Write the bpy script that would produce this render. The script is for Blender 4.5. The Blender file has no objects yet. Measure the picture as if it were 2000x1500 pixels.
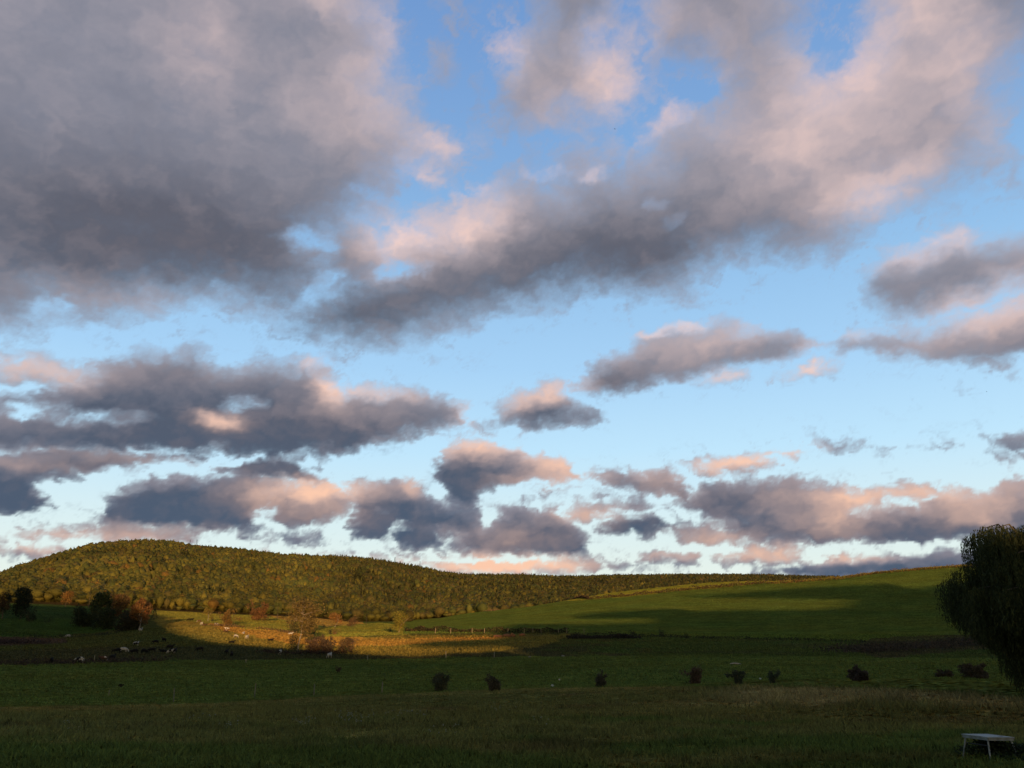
import bpy, bmesh, math, random
import numpy as np

# ------------------------------------------------------------------ camera, world, sun, exposure
scene = bpy.context.scene
COL = scene.collection
PITCH = math.radians(16.0); CAM_Z = 4.0; F0 = 1540.0
SUN_AZ, SUN_EL = math.radians(168.0), math.radians(5.0)      # azimuth clockwise from the viewing direction (+Y)
cam_data = bpy.data.cameras.new("camera"); cam = bpy.data.objects.new("camera", cam_data); COL.objects.link(cam)
cam_data.sensor_width = 36.0; cam_data.lens = 36.0 * F0 / 2000.0
cam_data.clip_start = 0.1; cam_data.clip_end = 60000.0
cam.location = (0, 0, CAM_Z); cam.rotation_euler = (math.radians(90) + PITCH, 0, 0)
scene.camera = cam
scene.view_settings.view_transform = 'Standard'; scene.view_settings.look = 'None'
scene.view_settings.exposure = 0.0; scene.view_settings.gamma = 1.0; scene.view_settings.use_curve_mapping = False

world = bpy.data.worlds.new("World"); scene.world = world; world.use_nodes = True
wn = world.node_tree.nodes; wn.clear()
w_out = wn.new('ShaderNodeOutputWorld'); w_bg = wn.new('ShaderNodeBackground'); w_sky = wn.new('ShaderNodeTexSky')
w_sky.sky_type = 'NISHITA'; w_sky.sun_disc = False; w_sky.sun_elevation = SUN_EL; w_sky.sun_rotation = SUN_AZ
w_bg.inputs[1].default_value = 0.15
world.node_tree.links.new(w_sky.outputs[0], w_bg.inputs[0]); world.node_tree.links.new(w_bg.outputs[0], w_out.inputs[0])

sun_data = bpy.data.lights.new("sun", 'SUN'); sun = bpy.data.objects.new("sun", sun_data); COL.objects.link(sun)
sun_data.energy = 5.0; sun_data.angle = math.radians(0.38); sun_data.color = (1.0, 0.60, 0.26)
# a sun lamp shines along its local -Z
to_sun = (math.sin(SUN_AZ) * math.cos(SUN_EL), math.cos(SUN_AZ) * math.cos(SUN_EL), math.sin(SUN_EL))
import mathutils
sun.rotation_euler = mathutils.Vector(to_sun).to_track_quat('Z', 'Y').to_euler()
sun.location = (60, -200, 80)

# ------------------------------------------------------------------ sky: cloud cover over a grid of directions


def az_el(px, py):
    """photo position -> (azimuth, elevation) in radians"""
    x = (np.asarray(px, float) - 1000.0) / F0
    y = (750.0 - np.asarray(py, float)) / F0
    f = math.cos(PITCH) - y * math.sin(PITCH)
    z = math.sin(PITCH) + y * math.cos(PITCH)
    return np.arctan2(x, f), np.arctan2(z, np.hypot(x, f))

def _hash(ix, iy, seed):
    h = (ix.astype(np.int64) * 374761393 + iy.astype(np.int64) * 668265263 + seed * 982451653) & 0x7fffffff
    h = ((h ^ (h >> 13)) * 1274126177) & 0x7fffffff
    return (h ^ (h >> 16)) & 0xffff

def gnoise(x, y, seed=0):
    """gradient noise, about -1..1"""
    ix = np.floor(x).astype(np.int64); iy = np.floor(y).astype(np.int64)
    fx = x - ix; fy = y - iy
    u = fx * fx * fx * (fx * (fx * 6 - 15) + 10); v = fy * fy * fy * (fy * (fy * 6 - 15) + 10)
    def g(a, b):
        t = _hash(ix + a, iy + b, seed) * (2 * math.pi / 65536.0)
        return np.cos(t) * (fx - a) + np.sin(t) * (fy - b)
    return 1.6 * ((g(0, 0) * (1 - u) + g(1, 0) * u) * (1 - v) + (g(0, 1) * (1 - u) + g(1, 1) * u) * v)

def sstep(a, b, x):
    t = np.clip((x - a) / (b - a), 0, 1)
    return t * t * (3 - 2 * t)

CLOUDS = [   # outlines, in photo positions, turned into directions before use: (softness factor, outline)
 (1.6, [(-500,-400),(820,-400),(770,0),(785,60),(765,130),(815,210),(850,250),(905,285),(880,320),(800,335),(745,400),(690,455),(640,480),(660,510),(640,560),(590,600),(540,615),(430,590),(300,600),(220,630),(100,625),(30,650),(-500,700)]),
 (1.1, [(1020,-300),(1230,-300),(1215,60),(1160,80),(1215,75),(1250,130),(1240,170),(1275,190),(1230,220),(1180,240),(1120,230),(1060,250),(990,260),(965,200),(985,120),(970,95),(1010,60),(1040,30)]),
 (1.5, [(1240,60),(1270,-300),(1560,-300),(1575,60),(1600,120),(1650,90),(1680,40),(1690,-300),(2400,-300),(2060,60),(1990,130),(1960,250),(1950,310),(1900,360),(1800,400),(1730,405),(1690,450),(1640,490),(1560,510),(1460,505),(1380,530),(1330,575),(1250,590),(1130,575),(1050,600),(960,625),(860,650),(780,682),(720,682),(660,665),(600,655),(540,615),(620,580),(680,540),(725,500),(730,450),(800,430),(860,405),(900,370),(950,365),(1000,330),(1050,328),(1100,345),(1085,300),(1130,285),(1180,300),(1220,310),(1270,285),(1248,245),(1300,215),(1370,192),(1390,200),(1400,170),(1370,140),(1300,150),(1255,110)]),
 (0.9, [(1690,545),(1720,500),(1790,488),(1860,450),(1940,460),(2010,455),(2300,440),(2300,560),(1960,572),(1900,600),(1830,612),(1760,622),(1690,592)]),
 (0.9, [(1615,675),(1660,645),(1720,652),(1800,640),(1880,620),(1960,588),(2300,540),(2300,700),(1990,705),(1900,722),(1800,704),(1720,692),(1640,694)]),
 (0.7, [(1125,750),(1160,712),(1230,690),(1255,645),(1330,638),(1400,628),(1480,640),(1560,648),(1595,680),(1540,702),(1450,712),(1380,732),(1270,762),(1190,768),(1150,778)]),
 (0.7, [(965,800),(1010,770),(1060,748),(1100,748),(1125,790),(1160,798),(1185,825),(1120,832),(1070,842),(1020,842),(980,828)]),
 (0.9, [(-200,790),(60,762),(170,730),(230,700),(300,685),(380,678),(430,715),(500,708),(600,700),(640,725),(665,765),(720,752),(800,760),(880,768),(915,800),(900,830),(840,842),(780,862),(700,882),(600,895),(540,905),(480,900),(420,880),(380,895),(250,895),(100,885),(-200,920)]),
 (0.7, [(-200,880),(100,870),(240,875),(330,868),(410,890),(330,907),(240,917),(120,942),(70,948),(105,990),(50,1003),(-200,1010)]),
 (0.7, [(185,1025),(230,960),(300,932),(400,928),(480,918),(560,935),(600,960),(530,975),(505,1010),(520,1035),(400,1038),(300,1034)]),
 (0.6, [(470,885),(560,895),(645,940),(600,948),(520,934),(430,932),(400,912)]),
 (0.7, [(515,965),(555,935),(640,940),(695,970),(685,1010),(640,1022),(560,1034),(510,1012)]),
 (0.7, [(690,960),(740,936),(800,936),(850,968),(880,980),(930,1000),(950,1022),(1000,992),(1085,982),(1110,1010),(1155,1050),(1152,1087),(1060,1092),(900,1078),(780,1078),(765,1045),(740,1062),(690,1052),(680,1000)]),
 (0.6, [(848,925),(878,870),(940,858),(990,878),(1040,890),(1060,880),(1120,905),(1132,937),(1080,942),(1040,932),(980,952),(940,962),(930,1010),(880,990),(858,950)]),
 (0.6, [(1160,925),(1200,918),(1260,925),(1300,910),(1345,950),(1360,995),(1300,972),(1240,967),(1190,947)]),
 (0.8, [(1335,990),(1370,942),(1430,936),(1490,930),(1580,936),(1640,948),(1680,985),(1740,992),(1800,978),(1880,960),(1960,942),(2300,920),(2300,1060),(1980,1075),(1900,1068),(1800,1074),(1690,1062),(1560,1067),(1430,1062),(1395,1020)]),
 (0.6, [(1460,1122),(1600,1096),(1750,1078),(1900,1072),(2300,1060),(2300,1130),(1480,1130)]),
]
def _ell(cx, cy, rx, ry, a, w): return (cx, cy, rx, ry, a, w)
PUFFS = [  # small separate clouds: centre, radii, tilt, strength
 (60,724,80,20,0,1),(843,352,34,20,-30,.8),(1583,722,40,14,6,.9),(1415,738,42,11,4,.7),(950,1104,80,15,0,1),(1060,1106,75,13,0,1),
 (1150,1000,60,20,3,.9),(1250,1026,62,20,0,1),(1300,1090,70,16,0,.9),(1210,1102,110,13,0,.9),(1375,1050,45,26,-10,.9),(1490,1086,66,13,0,1),
 (1585,1086,30,6,0,.9),(1665,1092,46,9,0,.8),(1430,908,62,16,3,1),(1355,912,34,10,0,.7),(1540,888,40,15,8,.7),(1620,860,44,12,-18,.6),
 (1790,875,80,12,0,.5),(1980,870,46,26,0,.8),(150,1050,130,11,3,.8),(40,1080,46,12,0,.9),(270,1040,120,17,0,.9),(575,1052,70,18,0,.7),
 (720,968,40,24,0,.9),(1235,985,60,20,5,.8),(1720,972,80,20,0,.9),(930,828,44,9,8,.8),(590,1095,200,14,0,.7),(1590,670,30,16,0,.7),(100,1078,70,14,0,.6),
 (860,130,40,70,0,.6),(930,200,40,70,10,.45),(1010,160,60,90,0,.6),(1180,300,80,40,0,.5),(895,60,40,14,-25,.3),(880,8,60,12,-10,.5),(1700,662,60,14,-5,.6),(640,862,60,14,10,.5),(640,905,40,20,30,.5),
 (1330,600,60,12,0,.4),(1930,745,60,10,10,.35),(650,700,50,20,0,.35),(860,700,60,20,0,.3),(400,650,40,14,0,.45),(460,640,60,12,0,.3),
 (1145,930,50,16,20,.5),(1040,975,50,14,20,.5),(600,1000,60,26,0,.8),(790,1085,110,10,0,.8),(1090,1098,120,12,0,.7),(1100,215,120,50,0,.7),
 (1040,300,60,50,0,.5),(1330,250,60,40,20,.8),(940,300,60,90,20,.35),(760,430,60,60,0,.5),(1840,400,50,24,-30,.4),(1480,540,120,20,0,.3),(690,500,90,90,0,.75),(740,400,70,50,0,.6),(1480,140,80,60,0,.8),(1230,100,40,60,0,.7),(1120,60,90,70,0,.6),(1230,60,40,80,10,.35),(1290,120,50,60,0,.6),(1330,60,60,60,0,.7),(1150,265,60,30,0,.55),(980,250,40,60,0,.5),(1400,120,60,60,0,.5),(820,220,40,60,20,.35),(1980,330,30,80,0,.5)]
HOLES = [(602,466,52,16,-5,.72),(640,545,40,12,30,.6),(790,528,55,15,5,.8),(105,600,36,12,10,.7),(180,815,95,15,8,1),(472,788,40,16,10,1.0),(440,905,60,7,8,.8),(60,800,50,12,20,.7),(330,880,60,8,5,.5),(700,905,60,16,20,.8),(1290,975,30,8,0,.7),(1450,1010,40,8,10,.4),(1690,1000,40,8,0,.5),
 (782,1028,34,11,0,.8),(872,1042,44,15,-10,.9),(1345,165,55,26,-20,1),(1630,90,50,34,40,.8),(1285,400,26,12,0,.6),(1315,435,30,12,20,.6),(760,390,60,16,-10,.6),
 (300,1065,60,8,0,.5),(1640,1076,60,6,0,.8),(1400,1090,40,10,0,.6),(560,890,30,8,20,.5),(740,1000,30,10,20,.5),(1310,1000,30,14,0,.6),(520,1000,20,12,0,.7),
 (1360,1072,60,7,0,.9),(1200,1060,50,14,0,.9),(1800,1066,50,5,0,.8),(940,1094,100,4,0,.8),(560,470,30,14,0,.5),(1060,290,50,24,0,.6),(930,350,50,20,40,.8)]
GLOWS = [  # sunlit cloud flanks, painted by hand into the sky's colour: centre, radii, tilt, strength, softness
 (400,85,70,70,0,.40),(640,0,110,26,0,.6),(760,60,26,30,0,.5),(730,150,80,70,0,.35),(700,230,150,60,-10,.32),(870,287,56,26,0,.75),(835,350,44,20,-35,1.0),
 (775,470,62,46,10,1.15),(930,435,70,46,20,.9),(850,450,90,30,10,.6),(985,90,36,40,0,1.0),(1200,130,60,60,0,.6),(1230,190,50,36,0,.7),(1110,190,110,70,0,.4),
 (1310,222,80,18,22,1.2),(1560,230,150,90,20,.42),(1680,110,100,60,30,.62),(1860,80,60,130,15,.6),(1550,280,90,60,20,.35),(1760,250,110,80,20,.3),(1720,370,110,36,10,.62),(1660,380,60,30,0,.4),
 (1160,340,16,11,0,.9),(1070,334,36,7,0,.9),(918,376,44,9,10,.9),(1260,20,90,50,0,.25),(1400,60,200,60,0,.2),
 (1780,488,70,18,8,.95),(1870,462,50,16,0,.7),(1900,610,110,34,12,.6),(1670,650,34,12,0,.9),(1960,600,80,40,10,.5),(1290,644,70,8,4,1.3),(1345,642,34,8,0,1.1),(1480,630,30,14,0,.7),(1585,676,30,16,0,.6),
 (1350,685,110,26,4,.42),(1425,662,40,12,0,.4),(1085,764,56,18,10,1.1),(1010,790,30,14,20,.6),(650,765,22,30,40,.9),(730,764,70,12,-2,.9),(910,808,20,24,0,.9),(612,710,26,10,0,1.0),
 (428,820,34,13,-5,1.2),(60,720,75,18,0,1.0),(615,956,90,18,2,1.3),(600,990,90,22,0,.6),(930,874,64,18,0,1.3),(1085,905,60,24,-20,1.2),(1060,940,80,14,0,.5),(1430,905,70,16,3,1.3),(1540,884,44,14,8,1.1),
 (1290,945,60,22,-15,.45),(1150,1000,60,16,0,.8),(1635,1015,46,26,0,.6),(1540,1000,90,40,0,.18),(1560,955,90,20,0,.15),(1720,968,90,16,0,1.0),(1940,975,110,36,5,.5),(1910,1005,30,16,0,.3),(1490,1084,70,11,0,1.0),(1665,1090,50,8,0,.8),
 (950,1104,90,14,0,1.35),(1060,1103,90,12,0,1.1),(1000,1050,100,26,0,.3),(1300,1085,50,9,0,.6),(1583,720,44,12,6,1.2),(1415,737,46,10,4,1.0),(60,1072,50,9,0,.8),(150,1048,120,9,0,.6),(270,1038,100,12,0,.4),
 (60,905,100,10,0,.25),(200,890,120,9,0,.22),(350,905,80,10,0,.25),(680,810,100,30,0,.15),(805,945,16,22,0,.6),(1390,1050,60,18,0,.6),(590,1095,200,12,0,.8),(1580,712,60,16,0,.4),(100,540,300,40,0,.1),(250,590,160,16,0,.10)]
SHADES = [(60,470,160,90,0,.35),(380,400,160,70,0,.3),(620,620,80,40,20,.4),(1200,460,200,60,15,.3),(200,430,330,110,0,.5),(420,500,260,80,0,.45),(700,630,160,50,15,.55),(1000,560,260,60,8,.35),(1250,500,200,60,8,.5),(1500,470,130,40,5,.3),(950,470,120,50,10,.2),(1130,400,100,60,20,.25),  # hand-placed dark zones, shade painted into the clouds
 (560,800,200,90,0,.5),(300,720,120,40,20,.4),(330,840,250,40,5,.35),(1180,740,70,30,20,.7),(1500,690,120,20,8,.4),(1900,560,140,40,5,.3),(1750,590,70,26,0,.2),(1060,1060,90,30,0,.35),(1250,1028,60,16,0,.6),(350,990,160,30,0,.4),(560,920,90,20,-10,.4),
 (910,925,60,26,0,.4),(60,970,80,26,0,.25),(1420,960,80,30,0,.3),(1800,1030,140,30,0,.25),(750,1030,60,30,0,.4),(1040,815,60,22,0,.3),(1430,180,60,60,0,.15),(1700,500,60,30,0,.3)]

def blur2(a, sy, sx):
    """three box blurs, radii in grid steps"""
    for _ in range(3):
        for ax, r in ((0, sy), (1, sx)):
            r = max(1, int(round(r)))
            p = np.concatenate([np.repeat(a.take([0], ax), r + 1, ax), a, np.repeat(a.take([-1], ax), r, ax)], ax)
            c = np.cumsum(p, axis=ax)
            n = a.shape[ax]
            hi = c.take(range(2 * r + 1, 2 * r + 1 + n), ax); lo = c.take(range(0, n), ax)
            a = (hi - lo) / (2 * r + 1)
    return a

def sky_fields(AZ, EL, step):
    """AZ, EL: 2-D grids in radians (rows = elevation, rising). Returns cover, sunlit, dark (0..1)."""
    deg = 180 / math.pi
    S = (1.35 + 3.4 * np.clip(np.sin(EL), 0, 1)) / deg * 0.62            # local size of a billow, radians
    # domain warp and fractal detail whose coarsest wave follows the distance of the cloud layer
    def fbm(X, Y, seed, lac=2.0, kmin=0, kmax=8, slope=0.62, ridge=False):
        out = np.zeros_like(X); nrm = 0
        for k in range(kmin, kmax):
            f = 7.0 * lac ** k
            w = np.clip(1.4 * (f * S * 1.6) ** 2, 0, 1) * (f * S * 1.2 + 0.5) ** (-slope * 1.25)
            n = gnoise(X * f + 13.7 * k, Y * f * 1.55 + 5.1 * k, seed + k)
            if ridge: n = 0.7 - 2.0 * np.abs(n)
            out += w * n; nrm = nrm + w
        return out / np.maximum(nrm, 1e-6) * 2.0
    wx = fbm(AZ, EL, 11, kmax=6); wy = fbm(AZ, EL, 31, kmax=6)
    A2 = AZ + wx * S * 0.55; E2 = EL + wy * S * 0.30
    n1 = fbm(A2, E2, 51, slope=.80)
    n2 = fbm(A2, E2, 71, kmin=1, ridge=True, slope=.85)
    D = np.full(AZ.shape, -3.0)
    Aw = AZ + wx * S * 0.45; Ew = EL + wy * S * 0.28
    for soft, poly in CLOUDS:
        pa, pe = az_el([p[0] for p in poly], [p[1] for p in poly])
        P = np.stack([pa * 0.93, pe], 1)
        m = 0.12
        rows = np.where((EL[:, 0] > P[:, 1].min() - m) & (EL[:, 0] < P[:, 1].max() + m))[0]
        cols = np.where((AZ[0] * 0.93 > P[:, 0].min() - m) & (AZ[0] * 0.93 < P[:, 0].max() + m))[0]
        if len(rows) == 0 or len(cols) == 0: continue
        sl = (slice(rows[0], rows[-1] + 1), slice(cols[0], cols[-1] + 1))
        X = Aw[sl] * 0.93; Y = Ew[sl]
        d2 = np.full(X.shape, 1e9); ins = np.zeros(X.shape, bool)
        for i in range(len(P)):
            (x0, y0), (x1, y1) = P[i], P[(i + 1) % len(P)]
            ex, ey = x1 - x0, y1 - y0
            t = np.clip(((X - x0) * ex + (Y - y0) * ey) / max(ex * ex + ey * ey, 1e-12), 0, 1)
            d2 = np.minimum(d2, (X - x0 - t * ex) ** 2 + (Y - y0 - t * ey) ** 2)
            if y0 != y1:
                c = ((y0 > Y) != (y1 > Y)) & (X < (x1 - x0) * (Y - y0) / (y1 - y0) + x0)
                ins ^= c
        d = np.sqrt(d2) * np.where(ins, 1, -1) / S[sl] / soft
        D[sl] = np.maximum(D[sl], np.minimum(d, 1.5))
    def el(list_, X, Y, extend=1.0):
        for (cx, cy, rx, ry, a, w) in list_:
            ca, ce = az_el(cx, cy)
            k = 1 / F0
            r1 = rx * k; r2 = ry * k * 1.05
            t = math.radians(a)
            dx = (X - ca) * 0.93; dy = Y - ce
            u = (dx * math.cos(t) + dy * math.sin(t)) / r1; v = (-dx * math.sin(t) + dy * math.cos(t)) / r2
            yield w, np.sqrt(u * u + v * v), min(r1, r2)
    for w, r, m in el(PUFFS, Aw, Ew):
        d = (w * 1.0 - r * 0.85) * m / S * 1.0 + (w - 1) * 0.45
        D = np.maximum(D, np.minimum(d, 1.2))
    for w, r, m in el(HOLES, Aw, Ew):
        D = D - w * np.exp(-(r * 0.9) ** 4) * (1.0 * np.clip(D, 0, 1.0) + 0.35)
    nsoft = fbm(A2, E2, 131, kmax=5, slope=.8)
    n3 = fbm(AZ + wx * S * 1.1, EL + wy * S * 0.7, 91, kmin=2, kmax=9, slope=.5)
    wlow = sstep(0.36, 0.10, EL)
    Dn = D + (0.20 + 0.34 * wlow) * n1 + 0.22 * nsoft + (0.10 + .06 * wlow) * n2 + 0.12 * n3 * np.exp(-(D / 0.5) ** 2)
    tau = np.clip(Dn + 0.18 + 0.16 * (1 - wlow), 0, 3)
    cover = 1 - np.exp(-(tau * (1.5 + 1.85 * wlow)) ** (1.3 + .3 * wlow))
    wisp = np.exp(-((D + 0.45) / 0.38) ** 2) * sstep(0.1, 1.1, n3 + 0.5 * n1) * 0.34
    cover = np.clip(cover + (1 - cover) * wisp, 0, 1)
    thick = sstep(0.0, 1.4, Dn + 0.15)
    # which way the mass lies: upper flanks are painted lighter, undersides darker
    hi = cover * (0.35 + 0.65 * thick)
    def grad(k):
        b = blur2(hi, k, k * 1.3)
        up = np.roll(b, -int(k * 1.2), 0); up[-int(k * 1.2) - 1:] = b[-1]
        dn = np.roll(b, int(k * 1.2), 0); dn[:int(k * 1.2) + 1] = b[0]
        rt = np.roll(b, -int(k), 1); lf = np.roll(b, int(k), 1)
        return (dn - up) * 0.9 + (lf - rt) * 0.12
    s1 = 0.010 / step
    g_f, g_m, g_c = grad(max(2, s1 * 0.6)), grad(s1 * 1.8), grad(s1 * 4.5)
    top = wlow * (0.45 * g_f + 0.15 * g_m) + (1 - wlow) * (0.25 * g_f + 0.25 * g_m + 0.25 * g_c)
    glow = np.zeros_like(AZ)
    for w, r, m in el(GLOWS, Aw, Ew): glow = glow + w * np.exp(-(r * 0.85) ** 2 * 1.1)
    dark = np.zeros_like(AZ)
    for w, r, m in el(SHADES, Aw, Ew): dark = dark + w * np.exp(-(r * 0.8) ** 2)
    relief = 0.75 * nsoft + 0.22 * n1 + 0.12 * n2
    sun = np.clip(0.0 + (0.30 - .14 * wlow) * np.clip(top, 0, 1) + glow * (0.62 + 0.24 * relief) * (1 - .18 * (1 - wlow)) + 0.05 * relief, 0, 1)
    shade = np.clip(0.22 + (0.26 + .10 * wlow) * thick + 0.36 * wlow - 0.55 * np.clip(top, -.35, .5) + 0.45 * dark - 0.40 * glow - 0.11 * relief, 0, 1)
    return cover, sun, shade

def lin(c): 
    c = np.asarray(c, float) / 255.0
    return np.where(c <= 0.04045, c / 12.92, ((c + 0.055) / 1.055) ** 2.4)
SKY_STOPS = [(-4, (236,240,228)), (2.0, (232,243,234)), (6, (218,240,244)), (11, (192,230,253)), (17, (168,211,247)), (24, (148,193,235)), (31, (131,173,221)), (40, (116,157,211)), (60, (88,130,192))]
C_SLATE = lin((78,93,114)); C_BODY = lin((166,166,180)); C_PINK = lin((250,212,198)); C_PINKLOW = lin((252,202,172))
C_DARKHI = lin((94,94,105))
# ------------------------------------------------------------------ the land: heights along rays from the viewpoint
def photo_of(x, y, z):
    """world -> photo position"""
    dz = z - CAM_Z
    f = y * math.cos(PITCH) + dz * math.sin(PITCH)
    u = -y * math.sin(PITCH) + dz * math.cos(PITCH)
    f = np.maximum(f, 1e-3)
    return 1000 + F0 * x / f, 750 - F0 * u / f

KX = [-300, 0, 150, 300, 450, 600, 700, 800, 900, 1000, 1200, 1400, 1600, 1800, 2000, 2300]
def K(*v): return list(v)
CURV = [   # (distance at each KX, photo height at each KX)
 (K(*[22]*16), K(*[1500]*16)),
 (K(*[30]*16), K(*[1442]*16)),
 (K(*[45]*16), K(1404,1403,1402,1401,1400,1399,1398,1398,1397,1396,1396,1396,1396,1397,1398,1400)),
 (K(82,82,82,81,80,79,78,77,76,75,72,68,63,57,51,48), K(1386,1382,1380,1376,1370,1364,1359,1354,1350,1346,1342,1340,1340,1347,1362,1376)),
 (K(*[112]*16), K(1348,1346,1345,1342,1339,1335,1333,1330,1328,1325,1323,1322,1324,1327,1332,1336)),
 (K(*[175]*16), K(1303,1301,1297,1293,1291,1290,1289,1288,1286,1284,1283,1281,1283,1286,1290,1295)),
 (K(*[235]*16), K(1268,1266,1264,1262,1261,1262,1262,1261,1260,1259,1259,1259,1262,1265,1268,1270)),
 (K(310,310,310,300,300,300,300,300,300,300,290,275,270,270,270,270), K(1246,1246,1246,1239,1236,1241,1242,1241,1241,1241,1246,1250,1252,1255,1257,1259)),
 (K(400,400,400,400,400,400,390,370,360,350,340,330,330,330,330,330), K(1212,1212,1219,1213,1216,1226,1232,1231,1229,1228,1234,1240,1242,1244,1246,1248)),
 (K(530,530,530,530,530,530,530,520,520,500,500,500,500,500,500,500), K(1186,1188,1195,1199,1205,1216,1222,1222,1213,1208,1192,1181,1176,1171,1168,1165)),
 (K(700,700,700,700,700,700,690,640,640,640,650,660,670,680,690,690), K(1176,1178,1183,1192,1199,1206,1215,1216,1200,1189,1158,1138,1130,1109,1098,1086)),
 (K(*[860]*16), K(1150,1150,1155,1162,1176,1190,1203,1216,1210,1202,1180,1168,1170,1150,1140,1130)),
 (K(1250,1300,1350,1400,1480,1560,1650,1750,1900,2100,2600,2800,3000,3200,3200,3200),
  K(1190,1127,1079,1062,1076,1089,1093,1105,1120,1123,1126,1125,1128,1131,1132,1134)),
]
RIDGE_X = [-300,0,15,40,80,130,165,215,300,340,380,450,575,650,725,775,825,875,950,1000,1100,1200,1300,1400,1500,1600,2000,2300]
RIDGE_Y = [1210,1118,1110,1100,1088,1072,1063,1056,1052,1055,1062,1067,1079,1081,1086,1094,1102,1113,1117,1117,1121,1120,1119,1119,1120,1123,1126,1130]

def _cat(x, y, q):
    """smooth monotone-ish interpolation (PCHIP) of y(x) at q"""
    x = np.asarray(x, float); y = np.asarray(y, float)
    h = np.diff(x); d = np.diff(y) / h
    m = np.zeros_like(y)
    for i in range(1, len(x) - 1):
        if d[i-1] * d[i] > 0:
            w1 = 2*h[i] + h[i-1]; w2 = h[i] + 2*h[i-1]
            m[i] = (w1 + w2) / (w1 / d[i-1] + w2 / d[i])
    m[0], m[-1] = d[0], d[-1]
    i = np.clip(np.searchsorted(x, q) - 1, 0, len(h) - 1)
    t = np.clip((q - x[i]) / h[i], 0, 1)
    return ((1+2*t)*(1-t)**2)*y[i] + t*(1-t)**2*h[i]*m[i] + t*t*(3-2*t)*y[i+1] + t*t*(t-1)*h[i]*m[i+1]

A_MAX = math.radians(52)
AZ_F = np.linspace(-A_MAX, A_MAX, 640)
R_F = np.concatenate([np.linspace(0.6, 16, 26)[:-1], np.exp(np.linspace(math.log(16), math.log(4200), 560)), [5200, 7000, 10000, 16000, 30000]])
def _build_profiles():
    nR = len(R_F); Z = np.zeros((len(AZ_F), nR))
    ca = []; 
    for rr, yy in CURV:
        yv = yy
        kx = KX
        if rr[0] == 1250:                       # the skyline has its own finer outline, less the height of its trees
            kx = RIDGE_X
            rv = np.interp(RIDGE_X, KX, rr)
            yv = [y + 9.0 + 10.5 * F0 / r for y, r in zip(RIDGE_Y, rv)]
        else: rv = rr
        a, e = az_el(kx, yv)
        ca.append((a, np.asarray(rv, float), np.tan(e)))
    for j, az in enumerate(AZ_F):
        rs = [0.0, 8.0, 15.0]; zs = [0.35, 0.32, 0.25]
        for a, r, te in ca:
            rq = float(_cat(a, r, az)); tq = float(_cat(a, te, az))
            rs.append(rq); zs.append(CAM_Z + rq * tq)
        rl = rs[-1]; zl = zs[-1]
        rs += [rl * 1.15, rl * 1.6, 9000, 30000]; zs += [zl - 14, zl - 60, zl - 120, zl - 160]
        Z[j] = _cat(rs, zs, R_F)
    # smooth sideways
    k = np.array([1, 4, 6, 4, 1.0]); k /= k.sum()
    for _ in range(2):
        Zp = np.pad(Z, ((2, 2), (0, 0)), 'edge')
        Z = sum(k[i] * Zp[i:i + len(AZ_F)] for i in range(5))
    R, A = np.meshgrid(R_F, AZ_F)
    X, Y = R * np.sin(A), R * np.cos(A)
    amp = np.clip((R - 12) / 40, 0, 1)
    Z += amp * (0.10 * gnoise(X / 6, Y / 6, 3) + 0.05 * gnoise(X / 2.1, Y / 2.1, 4) + 0.22 * gnoise(X / 25, Y / 25, 5))
    Z += 4.5 * sstep(720, 900, R) * (1 - sstep(1150, 1280, R)) * gnoise(X / 120, Y / 100, 8)
    far = np.clip((R - 180) / 100, 0, 1)
    Z += far * 0.5 * gnoise(X / 60, Y / 45, 6)
    return X, Y, Z
GX, GY, GZ = _build_profiles()
GPX, GPY = photo_of(GX, GY, GZ)

def ground_z(x, y):
    x = np.asarray(x, float); y = np.asarray(y, float)
    a = np.arctan2(x, y); r = np.hypot(x, y)
    ia = np.clip((a + A_MAX) / (2 * A_MAX) * (len(AZ_F) - 1), 0, len(AZ_F) - 1.001)
    j = np.clip(np.searchsorted(R_F, r) - 1, 0, len(R_F) - 2)
    t = np.clip((r - R_F[j]) / (R_F[j+1] - R_F[j]), 0, 1)
    i = ia.astype(int); s = ia - i
    return (GZ[i, j]*(1-t) + GZ[i, j+1]*t)*(1-s) + (GZ[i+1, j]*(1-t) + GZ[i+1, j+1]*t)*s

def spot(px, py):
    """the point of the ground seen at a photo position: (x, y, z, distance)"""
    a, e = az_el(px, py); a = float(a); e = float(e)
    i = int(round((a + A_MAX) / (2 * A_MAX) * (len(AZ_F) - 1)))
    te = (GZ[i] - CAM_Z) / R_F
    ok = np.where((te >= math.tan(e)) & (R_F > 14))[0]
    if len(ok) == 0:
        k = int(np.argmax(np.where(R_F > 100, te, -9)))
        r = R_F[k]
    else:
        k = ok[0]; t0, t1 = te[k-1], te[k]
        f = (math.tan(e) - t0) / (t1 - t0) if t1 != t0 else 0
        r = R_F[k-1] + f * (R_F[k] - R_F[k-1])
    x, y = r * math.sin(a), r * math.cos(a)
    return x, y, float(ground_z(x, y)), r
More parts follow.
